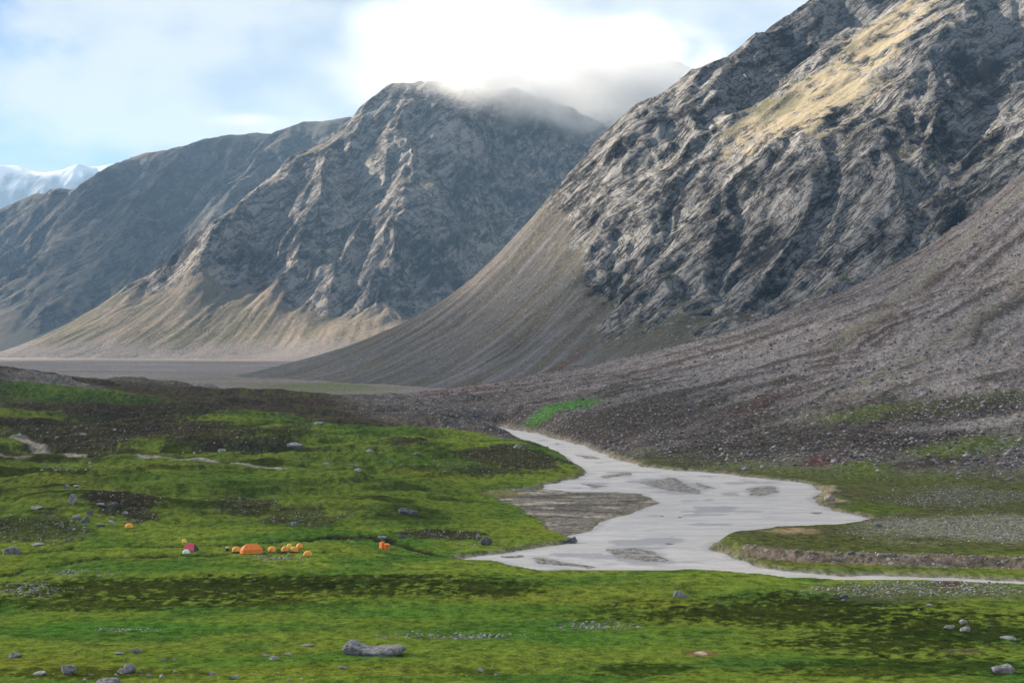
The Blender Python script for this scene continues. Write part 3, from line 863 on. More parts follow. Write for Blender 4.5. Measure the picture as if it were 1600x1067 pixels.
# --- peak half hidden in cloud behind the middle mountain
f1 = polyline([(700, 210, 6900), (800, 170, 6800), (880, 125, 6600), (930, 92, 6500), (985, 85, 6500), (1060, 95, 6500), (1160, 140, 6500), (1260, 200, 6500)])
pts = densify(f1, 220) + [(x + 50, y - 900, z - 780) for (x, y, z) in densify(f1, 300)] + [(x, y + 900, z - 700) for (x, y, z) in densify(f1, 400)]
HX, HY = rect(-700, 1700, 5300, 7600, 160, 120)
HZ = rbf_surface(pts, HX, HY).astype(np.float32)
HZ = erode(HX, HY, HZ, 400, 4, 0.12)
C = np.zeros(HX.shape + (3,), np.float32) + rgb(0.10, 0.095, 0.08)
structure(grid_mesh('mountain', HX, HY, HZ, {'Col': C, 'rock': np.full(HX.shape, 0.7, np.float32)}, m_left), 'dark blue peak half hidden by cloud behind the middle mountain')

# --- snow range far away on the left
g1 = polyline([(-260, 258, 16000), (-120, 270, 16000), (-20, 258, 16000), (30, 258, 16000), (60, 270, 15800), (85, 270, 15600), (122, 254, 15600), (150, 270, 15600), (172, 256, 15700), (200, 251, 15800), (260, 270, 16000), (340, 288, 16000)])
pts = densify(g1, 250) + [(x, y - 1800, z - 1150) for (x, y, z) in densify(g1, 600)] + [(x, y + 1800, z - 1200) for (x, y, z) in densify(g1, 600)]
SX, SY = rect(-7800, -2600, 13000, 17800, 300, 200)
SZ = rbf_surface(pts, SX, SY).astype(np.float32)
SZ = erode(SX + 200 * fbm(SX / 900, SY / 900, 3, 91), SY, SZ, 800, 5, 0.20, 0.5)
n1 = fbm(SX / 300, SY / 300, 5, 92)
gx, gy = slope_of(SX, SY, SZ)
snow = sst(1560, 1900, SZ + 380 * n1) * sst(1.5, 0.9, np.hypot(gx, gy) + 0.4 * n1)
C = np.zeros(SX.shape + (3,), np.float32) + rgb(0.16, 0.155, 0.15)
C = lay(C, snow, rgb(0.60, 0.62, 0.65))
m, t = mat_new('snow_and_rock')
bs = t.n('ShaderNodeBsdfPrincipled', {'Base Color': t.n('ShaderNodeAttribute', attribute_name='Col').outputs['Color'], 'Roughness': 0.7})
t.n('ShaderNodeOutputMaterial', {'Surface': bs.outputs[0]})
structure(grid_mesh('mountain', SX, SY, SZ, {'Col': C}, m), 'distant snow-capped range at the far left')

# ------------------------------------------------------------------ stones
M_ROCK = {'grey': mat_rock('grey_stone', (0.10, 0.098, 0.10, 1), (0.30, 0.29, 0.29, 1)),
          'dark': mat_rock('dark_stone', (0.045, 0.045, 0.05, 1), (0.15, 0.148, 0.155, 1)),
          'pale': mat_rock('pale_stone', (0.17, 0.167, 0.155, 1), (0.40, 0.39, 0.37, 1)),
          'tan': mat_rock('tan_stone', (0.20, 0.165, 0.12, 1), (0.42, 0.37, 0.29, 1))}


def boulder_mesh(name, size, seed, mat, profile=None):
    """weathered block: a sphere cut by random planes, roughened, its foot sunk in the turf"""
    rng = np.random.default_rng(seed)
    bm = bmesh.new()
    bmesh.ops.create_icosphere(bm, subdivisions=4 if max(size) > 5 else 3, radius=1.0)
    co = np.array([v.co[:] for v in bm.verts])
    for _ in range(15 if profile is None else 5):
        n = rng.normal(size=3); n /= np.linalg.norm(n)
        d = rng.uniform(0.45, 0.85) if profile is None else rng.uniform(0.75, 0.9)
        k = co @ n
        co -= np.outer(np.clip(k - d, 0, None), n) * 0.97
    f = 2.2
    q = gn(co[:, 0] * f + seed, co[:, 1] * f + co[:, 2] * 1.7) + 0.5 * gn(co[:, 0] * f * 2.3 + seed, co[:, 2] * f * 2.3 + co[:, 1] * 3) + 0.3 * gn(co[:, 1] * 9 + seed, co[:, 2] * 9 + co[:, 0] * 7)
    co *= (1 + 0.07 * q)[:, None]
    co[:, :2] /= np.abs(co[:, :2]).max(0)
    co[:, 2] = (co[:, 2] - co[:, 2].min()) / np.ptp(co[:, 2])
    if profile is not None:
        co[:, 2] *= np.interp(co[:, 0], [p[0] for p in profile], [p[1] for p in profile])
    co *= np.array([size[0] / 2, size[1] / 2, size[2] * 1.25])
    co[:, 2] -= size[2] * 0.25
    for v, c in zip(bm.verts, co):
        v.co = Vector(c)
    me = bpy.data.meshes.new(name)
    bm.to_mesh(me); bm.free()
    me.polygons.foreach_set('use_smooth', np.full(len(me.polygons), False))
    me.materials.append(mat)
    return me


def set_thing(o, label, cat, group=None):
    o['label'] = label; o['category'] = cat
    if group: o['group'] = group
    return o


BOULDERS = [  # column, foot row, width, height (photo pixels), stone, label
    (580, 1024, 106, 27, 'grey', 'long grey boulder with a raised left end, largest on the near meadow'),
    (1062, 934, 28, 13, 'grey', 'lone rounded grey boulder on the dark heath below the river'),
    (1567, 1051, 42, 15, 'grey', 'flat grey boulder in the dark heath at the bottom right corner'),
    (1484, 982, 22, 8, 'pale', 'pale slab, left of the three pale stones on the right meadow'),
    (1510, 986, 18, 9, 'pale', 'pale block, right of the three pale stones on the right meadow'),
    (1507, 976, 15, 11, 'pale', 'pale leaning stone above two pale stones on the right meadow'),
    (1580, 998, 30, 6, 'pale', 'low pale slab at the right edge of the near meadow'),
    (1452, 948, 10, 6, 'pale', 'small pale stone on the dark hump below the outflow'),
    (1320, 935, 16, 7, 'dark', 'dark low stone on the grey turf right of the lone boulder'),
    (22, 1027, 28, 10, 'grey', 'grey wedge-shaped stone at the lower left edge'),
    (104, 1054, 27, 19, 'grey', 'grey peaked boulder at the bottom left of the meadow'),
    (60, 1055, 25, 7, 'pale', 'low pale stone left of the peaked boulder at the bottom left'),
    (203, 1050, 22, 17, 'grey', 'grey boulder, right of two that lean together at the bottom left'),
    (190, 1051, 20, 9, 'grey', 'grey stone, left of two that lean together at the bottom left'),
    (211, 1020, 20, 11, 'grey', 'grey boulder at the right end of a row of low pale stones'),
    (186, 1022, 18, 4, 'pale', 'flat pale stone in a row beside a grey boulder'),
    (256, 1033, 11, 5, 'grey', 'small dark-topped stone right of the leaning pair'),
    (273, 1031, 5, 4, 'pale', 'tiny pale stone right of a small dark-topped stone'),
    (330, 1053, 14, 6, 'pale', 'pale egg-shaped stone on the bottom edge meadow'),
    (364, 1060, 19, 8, 'pale', 'pale block among small stones at the bottom edge'),
    (232, 1057, 9, 8, 'pale', 'left of two pale stones near the bottom edge'),
    (252, 1058, 8, 7, 'pale', 'right of two pale stones near the bottom edge'),
    (132, 1064, 11, 7, 'pale', 'pale stone on the bottom edge below the peaked boulder'),
    (170, 1068, 44, 9, 'grey', 'wide grey slab cut by the bottom edge of the view'),
    (428, 1030, 16, 8, 'pale', 'pale stone of a small cluster left of the long boulder'),
    (415, 1025, 14, 5, 'grey', 'low grey stone of a small cluster left of the long boulder'),
    (450, 1024, 17, 5, 'pale', 'flat pale stone between the small cluster and the long boulder'),
    (533, 1045, 15, 5, 'pale', 'flat pale stone just below the long boulder'),
    (480, 1009, 22, 3, 'pale', 'thin pale slab up and left of the long boulder'),
    (750, 1049, 12, 8, 'pale', 'largest pale stone of the scatter right of the long boulder'),
    (776, 1055, 10, 6, 'pale', 'pale stone at the right end of the scatter near the bottom'),
    (14, 866, 34, 14, 'grey', 'broad grey boulder at the left edge beside the brook'),
    (61, 854, 30, 6, 'pale', 'long pale slab at the foot of the stony knoll'),
    (113, 790, 15, 19, 'grey', 'upright grey boulder on the dark ridge above the knoll'),
    (104, 763, 12, 8, 'grey', 'left of a pair of grey boulders on the green slope'),
    (119, 762, 14, 6, 'pale', 'right, flatter of a pair of boulders on the green slope'),
    (54, 797, 26, 6, 'grey', 'flat grey slab on the turf left of the upright boulder'),
    (132, 818, 16, 12, 'dark', 'dark boulder at the top of the stony knoll'),
    (118, 812, 14, 8, 'pale', 'pale slab beside the dark boulder on the knoll'),
    (140, 805, 10, 10, 'dark', 'dark rounded boulder just above the knoll'),
    (175, 793, 18, 10, 'dark', 'dark block at the head of the heath spur'),
    (156, 793, 14, 6, 'pale', 'pale stone left of the dark block on the heath spur'),
    (173, 818, 14, 6, 'pale', 'pale rounded stone on bright grass left of the lone yellow tent'),
    (157, 823, 15, 6, 'grey', 'grey mossy stone on bright grass near the knoll'),
    (195, 806, 9, 5, 'pale', 'pale stone on the heath spur right above the lone tent'),
    (637, 806, 33, 13, 'dark', 'dark wedge boulder on the open green slope above the camp'),
    (459, 822, 13, 7, 'pale', 'pale boulder on the brown patch above the orange tents'),
    (596, 841, 16, 5, 'pale', 'flat pale stone above the two upright orange tents'),
    (628, 841, 13, 7, 'dark', 'dark mossy stone right of a flat pale stone'),
    (760, 852, 20, 16, 'dark', 'dark boulder among stones at the left river shore'),
    (747, 839, 9, 8, 'grey', 'grey boulder just above the dark one on the left shore'),
    (893, 850, 24, 14, 'dark', 'dark craggy rock at the water edge of the mud flat'),
    (455, 702, 40, 11, 'pale', 'pale angular outcrop on the dark hillside'),
    (498, 664, 17, 6, 'pale', 'lone pale boulder high on the green hillside'),
    (509, 725, 12, 5, 'pale', 'pale stone in the green hollow below the outcrop'),
    (560, 738, 14, 6, 'pale', 'lower of three pale stones on the green hillside'),
    (549, 731, 10, 4, 'pale', 'left of three pale stones on the green hillside'),
    (557, 730, 8, 4, 'pale', 'upper of three pale stones on the green hillside'),
    (578, 709, 13, 6, 'pale', 'pale boulder in the middle of the green hillside'),
    (650, 714, 13, 5, 'grey', 'grey slab high on the green hillside'),
    (808, 702, 16, 8, 'grey', 'grey boulder on top of the river bluff'),
    (346, 706, 13, 6, 'pale', 'pale boulder at the right end of the heath hollow'),
    (130, 685, 12, 6, 'pale', 'pale block in the middle of the upper heath slope'),
    (30, 684, 13, 6, 'pale', 'pale block at the left of the upper heath slope'),
    (1034, 808, 8, 3, 'dark', 'left of two dark rocks out in the river'),
    (1062, 810, 9, 3, 'dark', 'right of two dark rocks out in the river'),
    (1296, 783, 22, 14, 'tan', 'tan boulder at the bend of the right river bank'),
    (1310, 770, 16, 7, 'tan', 'tan slab above the boulder at the right river bend'),
    (1375, 823, 14, 6, 'dark', 'dark stone on the turf below the pale scree'),
    (1376, 876, 12, 6, 'pale', 'white stone on the brown cut bank'),
    (1330, 869, 14, 5, 'dark', 'dark stone on the brown cut bank'),
    (1490, 724, 11, 6, 'pale', 'pale boulder on the right-hand green slope'),
    (1438, 664, 8, 4, 'pale', 'pale stone at the lower edge of the red-brown scree'),
    (1134, 677, 10, 5, 'pale', 'pale boulder alone on the grey debris fan'),
    (1155, 676, 7, 4, 'grey', 'grey boulder right of the lone pale one on the fan'),
    (1150, 724, 8, 4, 'pale', 'pale stone low on the fan above the river'),
]
BIG_PROFILE = [(-1, 1.0), (-0.8, 1.05), (-0.6, 0.95), (-0.4, 0.70), (-0.15, 0.55), (0.05, 0.52), (0.25, 0.60), (0.45, 0.70), (0.65, 0.80), (0.85, 0.95), (1, 1.0)]
OCC = []
for i, (px, py, w, h, kind, label) in enumerate(BOULDERS):
    x, y = sight(px, min(py, 1066))
    if py > 1066:
        x, y = sight(px, py)
    k = y / F
    W, H = w * k, h * k * (1.0 if i == 0 else 0.88)
    me = boulder_mesh('boulder', (W, max(H * 1.2, W * 0.55), H), 300 + i, M_ROCK[kind], BIG_PROFILE if i == 0 else None)
    o = bpy.data.objects.new('boulder', me)
    o.location = (x, y + 0.25 * W, height(x, y) - 0.10 * H)
    o.rotation_euler = (0, 0, -0.12 if i == 0 else random.uniform(-0.35, 0.35))
    COL.objects.link(o)
    set_thing(o, label, 'boulder', 'boulders and stones')

# middle-sized stones, strewn in bands
STREWN = [
    ('small pale stone strewn over the dark heath slope at upper left', 'stones on the upper heath', 'pale', (190, 690, 200, 24), 34, (0.8, 1.9)),
    ('small pale stone strewn on the stony knoll left of the camp', 'stones on the knoll', 'pale', (65, 830, 70, 22), 34, (0.4, 1.0)),
    ('small stone strewn along the heath spur above the lone yellow tent', 'stones on the heath spur', 'pale', (205, 808, 60, 16), 22, (0.4, 1.0)),
    ('pale stone lying along the dry stony brook bed', 'stones of the brook bed', 'pale', (120, 732, 70, 9), 26, (0.8, 1.7)),
    ('small pale stone on the green hillside between heath and river bluff', 'stones on the green hillside', 'pale', (640, 725, 150, 24), 26, (0.5, 1.4)),
    ('small stone on the brown patch above the orange camp', 'stones above the camp', 'grey', (420, 810, 110, 14), 22, (0.4, 0.9)),
    ('small stone in the stony strip along the bottom edge of the meadow', 'stones along the bottom edge', 'pale', (260, 1056, 300, 9), 34, (0.2, 0.7)),
    ('small pale stone on the meadow right of the long boulder', 'stones right of the long boulder', 'pale', (740, 1035, 130, 24), 24, (0.15, 0.5)),
    ('small pale stone on the grey turf below the outflow at right', 'stones below the outflow', 'pale', (1450, 935, 150, 22), 26, (0.3, 0.8)),
    ('small stone on the left shore where the brook meets the river', 'stones of the left shore', 'grey', (770, 852, 60, 14), 22, (0.4, 1.2)),
    ('small pale stone on the right-hand green slope under the fan', 'stones on the right slope', 'pale', (1440, 725, 150, 36), 34, (0.6, 1.6)),
]
small = {k: [boulder_mesh('stone', (1, 0.8, 0.5), 900 + j, M_ROCK[k]) for j in range(6)] for k in ('pale', 'grey')}
for (label, grp, kind, (px, py, rx, ry), n, (s0, s1)) in STREWN:
    for _ in range(n):
        while True:
            a, b = random.uniform(-1, 1), random.uniform(-1, 1)
            if a * a + b * b < 1: break
        x, y = sight(px + a * rx, min(py + b * ry, 1066))
        if height(x, y) < 0.15: continue
        o = bpy.data.objects.new('stone', random.choice(small[kind]))
        sc = s0 + (s1 - s0) * random.random() ** 2
        o.scale = (sc * random.uniform(0.8, 1.3), sc, sc * random.uniform(0.7, 1.2))
        o.rotation_euler = (0, 0, random.uniform(0, 6.28))
        o.location = (x, y, height(x, y) - 0.05 * sc)
        COL.objects.link(o)
        set_thing(o, label, 'stone', grp)


def stone_field(name, weight, n, s0, s1, mat, label, seed, power=2.5):
    """uncountable small stones as one object"""
    rng = np.random.default_rng(seed)
    w = (weight * (SD > 1.5)).astype(np.float64).ravel()
    cs = np.cumsum(w); cs /= cs[-1]
    idx = np.searchsorted(cs, rng.random(n))
    r, c = idx // NC, idx % NC
    r = np.clip(r, 1, NR - 2); c = np.clip(c, 1, NC - 2)
    du, dv = rng.uniform(-.5, .5, n), rng.uniform(-.5, .5, n)
    y = YL[r] * np.exp(dv * math.log(YL[1] / YL[0])); x = (U[c] + du * (U[1] - U[0])) * y
    z = GZ[r, c]
    oc = np.array([(1, 0, 0), (0, 1, 0), (-1, 0, 0), (0, -1, 0), (0, 0, 1), (0.3, 0.2, -0.6)], float)
    fc = np.array([(0, 1, 4), (1, 2, 4), (2, 3, 4), (3, 0, 4), (1, 0, 5), (2, 1, 5), (3, 2, 5), (0, 3, 5)])
    sz = s0 + (s1 - s0) * rng.random(n) ** power
    V = oc[None] * rng.uniform(0.6, 1.25, (n, 6, 1)) + rng.normal(0, 0.16, (n, 6, 3))
    V *= np.stack([sz * 0.6, sz * 0.5, sz * 0.42], -1)[:, None, :]
    a = rng.uniform(0, 2 * np.pi, n)
    ca, sa = np.cos(a)[:, None], np.sin(a)[:, None]
    V = np.stack([V[..., 0] * ca - V[..., 1] * sa, V[..., 0] * sa + V[..., 1] * ca, V[..., 2]], -1)
    V += np.stack([x, y, z + 0.06 * sz], -1)[:, None, :]
    Fc = (fc[None] + 6 * np.arange(n)[:, None, None]).reshape(-1)
    me = bpy.data.meshes.new(name)
    me.vertices.add(n * 6); me.vertices.foreach_set('co', V.astype(np.float32).ravel())
    me.loops.add(n * 24); me.loops.foreach_set('vertex_index', Fc.astype(np.int32))
    me.polygons.add(n * 8); me.polygons.foreach_set('loop_start', np.arange(0, n * 24, 3, dtype=np.int32))
    tone = np.repeat(rng.random(n).astype(np.float32), 6)
    me.attributes.new('tone', 'FLOAT', 'POINT').data.foreach_set('value', tone)
    me.update(calc_edges=True)
    me.materials.append(mat)
    o = bpy.data.objects.new(name, me)
    COL.objects.link(o)
    o['kind'] = 'stuff'; o['label'] = label; o['category'] = 'stones'
    return o


def mat_stonefield(name, a, b):
    m, t = mat_new(name)
    tone = t.n('ShaderNodeAttribute', attribute_name='tone').outputs['Fac']
    c = t.mix(tone, a, b)
    c = t.mix(t.math('MULTIPLY', t.noise(t.n('ShaderNodeNewGeometry').outputs['Position'], 2.0, 3.0), 0.5), c, (0.05, 0.05, 0.05, 1))
    bs = t.n('ShaderNodeBsdfPrincipled', {'Base Color': c, 'Roughness': 0.9, 'Specular IOR Level': 0.2})
    t.n('ShaderNodeOutputMaterial', {'Surface': bs.outputs[0]})
    return m


M_SF = mat_stonefield('fan_debris', (0.06, 0.056, 0.06, 1), (0.36, 0.345, 0.36, 1))
M_SM = mat_stonefield('meadow_stones', (0.14, 0.135, 0.125, 1), (0.48, 0.47, 0.44, 1))
stone_field('scree_stones', FANM * sst(1500, 1200, GY) * (0.3 + sst(-0.2, 0.3, -rad1)), 15000, 0.5, 3.2, M_SF, 'grey angular debris covering the fan', 5, 6)
stone_field('loose_stones', np.clip(STONY - FANM, 0, 1) * (GY < 1000) * (SD > 3), 9000, 0.25, 0.95, M_SM, 'small pale stones littering heath and turf', 6)

# ------------------------------------------------------------------ the camp
M_ORANGE = mat_fabric('orange_fly', (0.85, 0.22, 0.015))
M_YELLOW = mat_fabric('amber_fly', (0.85, 0.36, 0.03))
M_LEMON = mat_fabric('lemon_fly', (0.85, 0.62, 0.12))
M_MINT = mat_fabric('mint_fly', (0.62, 0.80, 0.62))
M_RED = mat_fabric('crimson_fly', (0.42, 0.012, 0.05))
M_DARK = mat_fabric('dark_fabric', (0.02, 0.02, 0.025))
M_DOOR_SHADED_END = mat_fabric('door_and_shaded_end', (0.72, 0.16, 0.01))
M_WHITE = mat_fabric('white_plastic', (0.75, 0.75, 0.75))
M_POLE = mat_fabric('pole_alloy', (0.25, 0.25, 0.26))
M_ROPE = mat_fabric('guy_cord', (0.55, 0.5, 0.4))


def mesh_obj(name, verts, faces, mat, parent=None, smooth=False, thick=0.0):
    me = bpy.data.meshes.new(name)
    me.from_pydata([tuple(v) for v in verts], [], faces)
    bm = bmesh.new(); bm.from_mesh(me)
    bmesh.ops.recalc_face_normals(bm, faces=bm.faces)
    if thick:
        bmesh.ops.solidify(bm, geom=bm.faces[:], thickness=thick)
    bm.to_mesh(me); bm.free()
    me.polygons.foreach_set('use_smooth', np.full(len(me.polygons), smooth))
    me.materials.append(mat)
    o = bpy.data.objects.new(name, me)
    COL.objects.link(o)
    o.parent = parent
    return o


def tube(name, path, r, mat, parent):
    n, k = len(path), 5
    vs, fs = [], []
    for i, p in enumerate(path):
        a = Vector(path[max(i - 1, 0)]); b = Vector(path[min(i + 1, n - 1)])
        d = (b - a).normalized()
        u = d.orthogonal().normalized(); w = d.cross(u)
        for j in range(k):
            t_ = 2 * math.pi * j / k
            vs.append(Vector(p) + r * (u * math.cos(t_) + w * math.sin(t_)))
    for i in range(n - 1):
        for j in range(k):
            fs.append((i * k + j, i * k + (j + 1) % k, (i + 1) * k + (j + 1) % k, (i + 1) * k + j))
    fs += [tuple(range(k)), tuple(range((n - 1) * k, n * k))]
    return mesh_obj(name, vs, fs, mat, parent, True)


def root(name, px, py, rz, label, cat, group=None):
    x, y = sight(px, py)
    o = bpy.data.objects.new(name, None)
    o.location = (x, y, height(x, y) - 0.02)
    o.rotation_euler = (0, 0, rz)
    COL.objects.link(o)
    return set_thing(o, label, cat, group)


def dome_tent(px, py, W, H, fly, rz, label):
    """two-pole dome with a porch drawn out to a point"""
    t = root('dome_tent', px, py, rz, label, 'tent', 'dome tents of the camp')
    D = W * 0.8
    nu, nv = 24, 7
    vs, fs = [], []
    for j in range(nv):
        e = j / (nv - 1) * math.pi / 2
        for i in range(nu):
            a = 2 * math.pi * i / nu
            lob = 1 + 0.10 * math.cos(4 * a) * -1
            porch = 1 + 0.22 * max(0, math.cos(a + math.pi / 2)) ** 6 * math.cos(e)
            r = math.cos(e) ** 0.8 * lob * porch
            vs.append((W / 2 * r * math.cos(a), D / 2 * r * math.sin(a), H * math.sin(e) ** 0.9))
    for j in range(nv - 1):
        for i in range(nu):
            fs.append((j * nu + i, j * nu + (i + 1) % nu, (j + 1) * nu + (i + 1) % nu, (j + 1) * nu + i))
    mesh_obj('fly', vs, fs, fly, t, True)
    q = D / 2 * 1.13
    mesh_obj('door', [(-0.34 * W / 2, -q * 0.98, 0.02), (0.34 * W / 2, -q * 0.98, 0.02), (0.2 * W / 2, -q * 0.72, H * 0.68), (-0.2 * W / 2, -q * 0.72, H * 0.68)], [(0, 1, 2, 3)], M_DOOR_SHADED_END, t, False, 0.03)
    for s_ in (-1, 1):
        path = []
        for k in range(13):
            e = math.pi * k / 12
            path.append((W / 2 * 0.93 * math.cos(e) * 0.72, s_ * D / 2 * 0.93 * math.cos(e) * 0.72, H * 1.03 * math.sin(e) ** 0.9 - 0.02))
        tube('tent_pole', path, 0.025, M_POLE, t)
    for sx, sy in ((-1, -1), (1, -1), (1, 1), (-1, 1)):
        tube('guy_line', [(sx * W * 0.36, sy * D * 0.36, H * 0.5), (sx * W * 0.72, sy * D * 0.66, 0.0)], 0.012, M_ROPE, t)
    return t


k = 408 / F
dome_tent(369, 861, 14 * k, 1.35, M_YELLOW, 0.2, 'amber dome tent touching the left end of the large orange tent')
dome_tent(425, 861, 13 * k, 1.35, M_YELLOW, -0.3, 'amber dome tent standing alone right of the large orange tent')
dome_tent(445, 862, 11 * k, 1.4, M_YELLOW, 0.4, 'front left dome tent of the close group of four')
dome_tent(460, 861, 12 * k, 1.4, M_YELLOW, -0.2, 'front right dome tent of the close group of four')
dome_tent(452, 857, 10 * k, 1.4, M_LEMON, 0.1, 'paler dome tent at the back left of the group of four')
dome_tent(468, 856, 11 * k, 1.4, M_YELLOW, 0.5, 'dome tent at the back right of the group of four')
dome_tent(481, 867, 14 * k, 1.25, M_YELLOW, -0.1, 'low amber dome tent at the right end of the camp')
dome_tent(288, 849, 8 * k, 1.1, M_LEMON, 0.3, 'small lemon tent behind the crimson tent')
dome_tent(291, 865, 12 * k, 1.1, M_MINT, 0.0, 'small mint-white tent in front of the crimson tent')
dome_tent(202, 824, 2.7, 1.3, M_YELLOW, 0.3, 'lone amber tent up among the stones at left')


def frame_tent(px, py, L, D, H, wall, ridge, fly, ends, rz, label, name):
    t = root(name, px, py, rz, label, 'tent')
    a, b, r = L / 2, D / 2, ridge / 2
    ai, bi = a * 0.93, b * 0.88
    mesh_obj('wall', [(-a, -b, 0), (a, -b, 0), (ai, -bi, wall), (-ai, -bi, wall), (-a, b, 0), (a, b, 0), (ai, bi, wall), (-ai, bi, wall)],
             [(0, 1, 2, 3), (5, 4, 7, 6)], fly, t, False, 0.04)
    rf = mesh_obj('roof', [(-ai - .1, -bi - .12, wall - .04), (ai + .1, -bi - .12, wall - .04), (r, -0.3 * b * .2, H), (-r, -0.3 * b * .2, H), (-ai - .1, bi + .12, wall - .04), (ai + .1, bi + .12, wall - .04), (r, .02, H), (-r, .02, H)],
                  [(0, 1, 2, 3), (3, 2, 6, 7), (5, 4, 7, 6)], fly, t, False, 0.04)
    for s_ in (-1, 1):
        mesh_obj('end_panel', [(s_ * a, -b * .98, 0), (s_ * a, b * .98, 0), (s_ * ai, bi, wall), (s_ * r, 0, H - .05), (s_ * ai, -bi, wall)], [(0, 1, 2, 3, 4)], ends, t, False, 0.04)
    mesh_obj('door', [(-a - .05, -b * .4, 0.02), (-a - .05, b * .4, 0.02), (-ai - .07, b * .32, wall), (-ai - .07, -b * .32, wall)], [(0, 1, 2, 3)], M_DARK if ends is M_DARK else M_DOOR_SHADED_END, t, False, 0.03)
    tube('ridge_pole', [(-r * 1.02, 0, H + .02), (r * 1.02, 0, H + .02)], 0.04, M_POLE, rf)
    for sx in (-1, 1):
        for sy in (-1, 1):
            tube('guy_line', [(sx * ai, sy * bi, wall), (sx * (a + 0.9), sy * (b + 1.0), 0)], 0.015, M_ROPE, t)
    return t


frame_tent(393, 864, 6.0, 3.6, 2.55, 1.05, 3.1, M_ORANGE, M_DOOR_SHADED_END, 0.38, 'large bright orange frame tent, biggest in the camp', 'mess_tent')  # darker orange on the end panels paints in the gable's shade
frame_tent(298, 861, 3.9, 3.0, 2.2, 0.55, 2.5, M_RED, M_DARK, -0.35, 'crimson tent with dark ends between two small pale tents', 'ridge_tent')


def upright_tent(px, py, W, H, rz, label):
    t = root('upright_tent', px, py, rz, label, 'tent')
    a = W / 2; h = H * 0.82; b = a * 0.9
    c = [(-1, -1), (1, -1), (1, 1), (-1, 1)]
    for i in range(4):
        (x0, y0), (x1, y1) = c[i], c[(i + 1) % 4]
        mesh_obj('wall', [(x0 * a, y0 * a, 0), (x1 * a, y1 * a, 0), (x1 * b, y1 * b, h), (x0 * b, y0 * b, h)], [(0, 1, 2, 3)], M_ORANGE, t, False, 0.03)
    mesh_obj('roof', [(x * (b + .05), y * (b + .05), h - .02) for x, y in c] + [(0, 0, H)], [(0, 1, 4), (1, 2, 4), (2, 3, 4), (3, 0, 4)], M_ORANGE, t, False, 0.03)
    mesh_obj('door', [(-a * .55, -a - .03, 0.05), (a * .55, -a - .03, 0.05), (a * .5, -b - .05, h * .92), (-a * .5, -b - .05, h * .92)], [(0, 1, 2, 3)], M_DOOR_SHADED_END, t, False, 0.02)
    for x, y in c:
        tube('corner_pole', [(x * a, y * a, 0), (x * b, y * b, h)], 0.03, M_POLE, t)
    return t


upright_tent(597, 857, 1.2, 2.0, 0.7, 'left of two tall narrow orange tents by the brook')
upright_tent(605, 858, 1.5, 1.9, 0.1, 'right, wider of two tall narrow orange tents by the brook')


def person(px, py, rz, label):
    me = bpy.data.meshes.new('person')
    J = [((0, 0, .95), .15), ((0, 0, 1.15), .15), ((0, .0, 1.38), .17), ((0, -.01, 1.50), .065), ((0, -.02, 1.60), .085), ((0, -.03, 1.72), .095),
         ((-.10, 0, .90), .095), ((-.11, -.03, .50), .065), ((-.12, .02, .09), .05), ((-.12, -.13, .04), .04),
         ((.10, 0, .90), .095), ((.12, -.04, .50), .065), ((.13, .0, .09), .05), ((.13, -.15, .04), .04),
         ((-.20, 0, 1.40), .075), ((-.27, .02, 1.14), .055), ((-.24, -.12, .93), .04), ((-.23, -.17, .86), .03),
         ((.20, 0, 1.40), .075), ((.28, .02, 1.15), .055), ((.27, -.08, .92), .04), ((.26, -.12, .85), .03)]
    E = [(0, 1), (1, 2), (2, 3), (3, 4), (4, 5), (0, 6), (6, 7), (7, 8), (8, 9), (0, 10), (10, 11), (11, 12), (12, 13), (2, 14), (14, 15), (15, 16), (16, 17), (2, 18), (18, 19), (19, 20), (20, 21)]
    me.from_pydata([j[0] for j in J], E, [])
    o = bpy.data.objects.new('person', me)
    COL.objects.link(o)
    o.modifiers.new('skin', 'SKIN')
    for v, j in zip(me.skin_vertices[0].data, J):
        v.radius = (j[1], j[1] * 0.85)
    me.skin_vertices[0].data[0].use_root = True
    o.modifiers.new('sub', 'SUBSURF').levels = 1
    m, t = mat_new('walker_clothes')
    z = t.n('ShaderNodeSeparateXYZ', {0: t.n('ShaderNodeTexCoord').outputs['Object']}).outputs[2]
    c = t.mix(t.math('GREATER_THAN', z, 0.95), (0.03, 0.03, 0.04, 1), (0.05, 0.02, 0.035, 1))
    c = t.mix(t.math('GREATER_THAN', z, 1.50), c, (0.38, 0.22, 0.15, 1))
    c = t.mix(t.math('GREATER_THAN', z, 1.68), c, (0.015, 0.012, 0.01, 1))
    bs = t.n('ShaderNodeBsdfPrincipled', {'Base Color': c, 'Roughness': 0.8})
    t.n('ShaderNodeOutputMaterial', {'Surface': bs.outputs[0]})
    me.materials.append(m)
    x, y = sight(px, py)
    o.location = (x, y, height(x, y) - 0.01)
    o.rotation_euler = (0, 0, rz)
    return set_thing(o, label, 'person')


person(441, 859, 0.4, 'person in dark clothes standing among the amber dome tents')


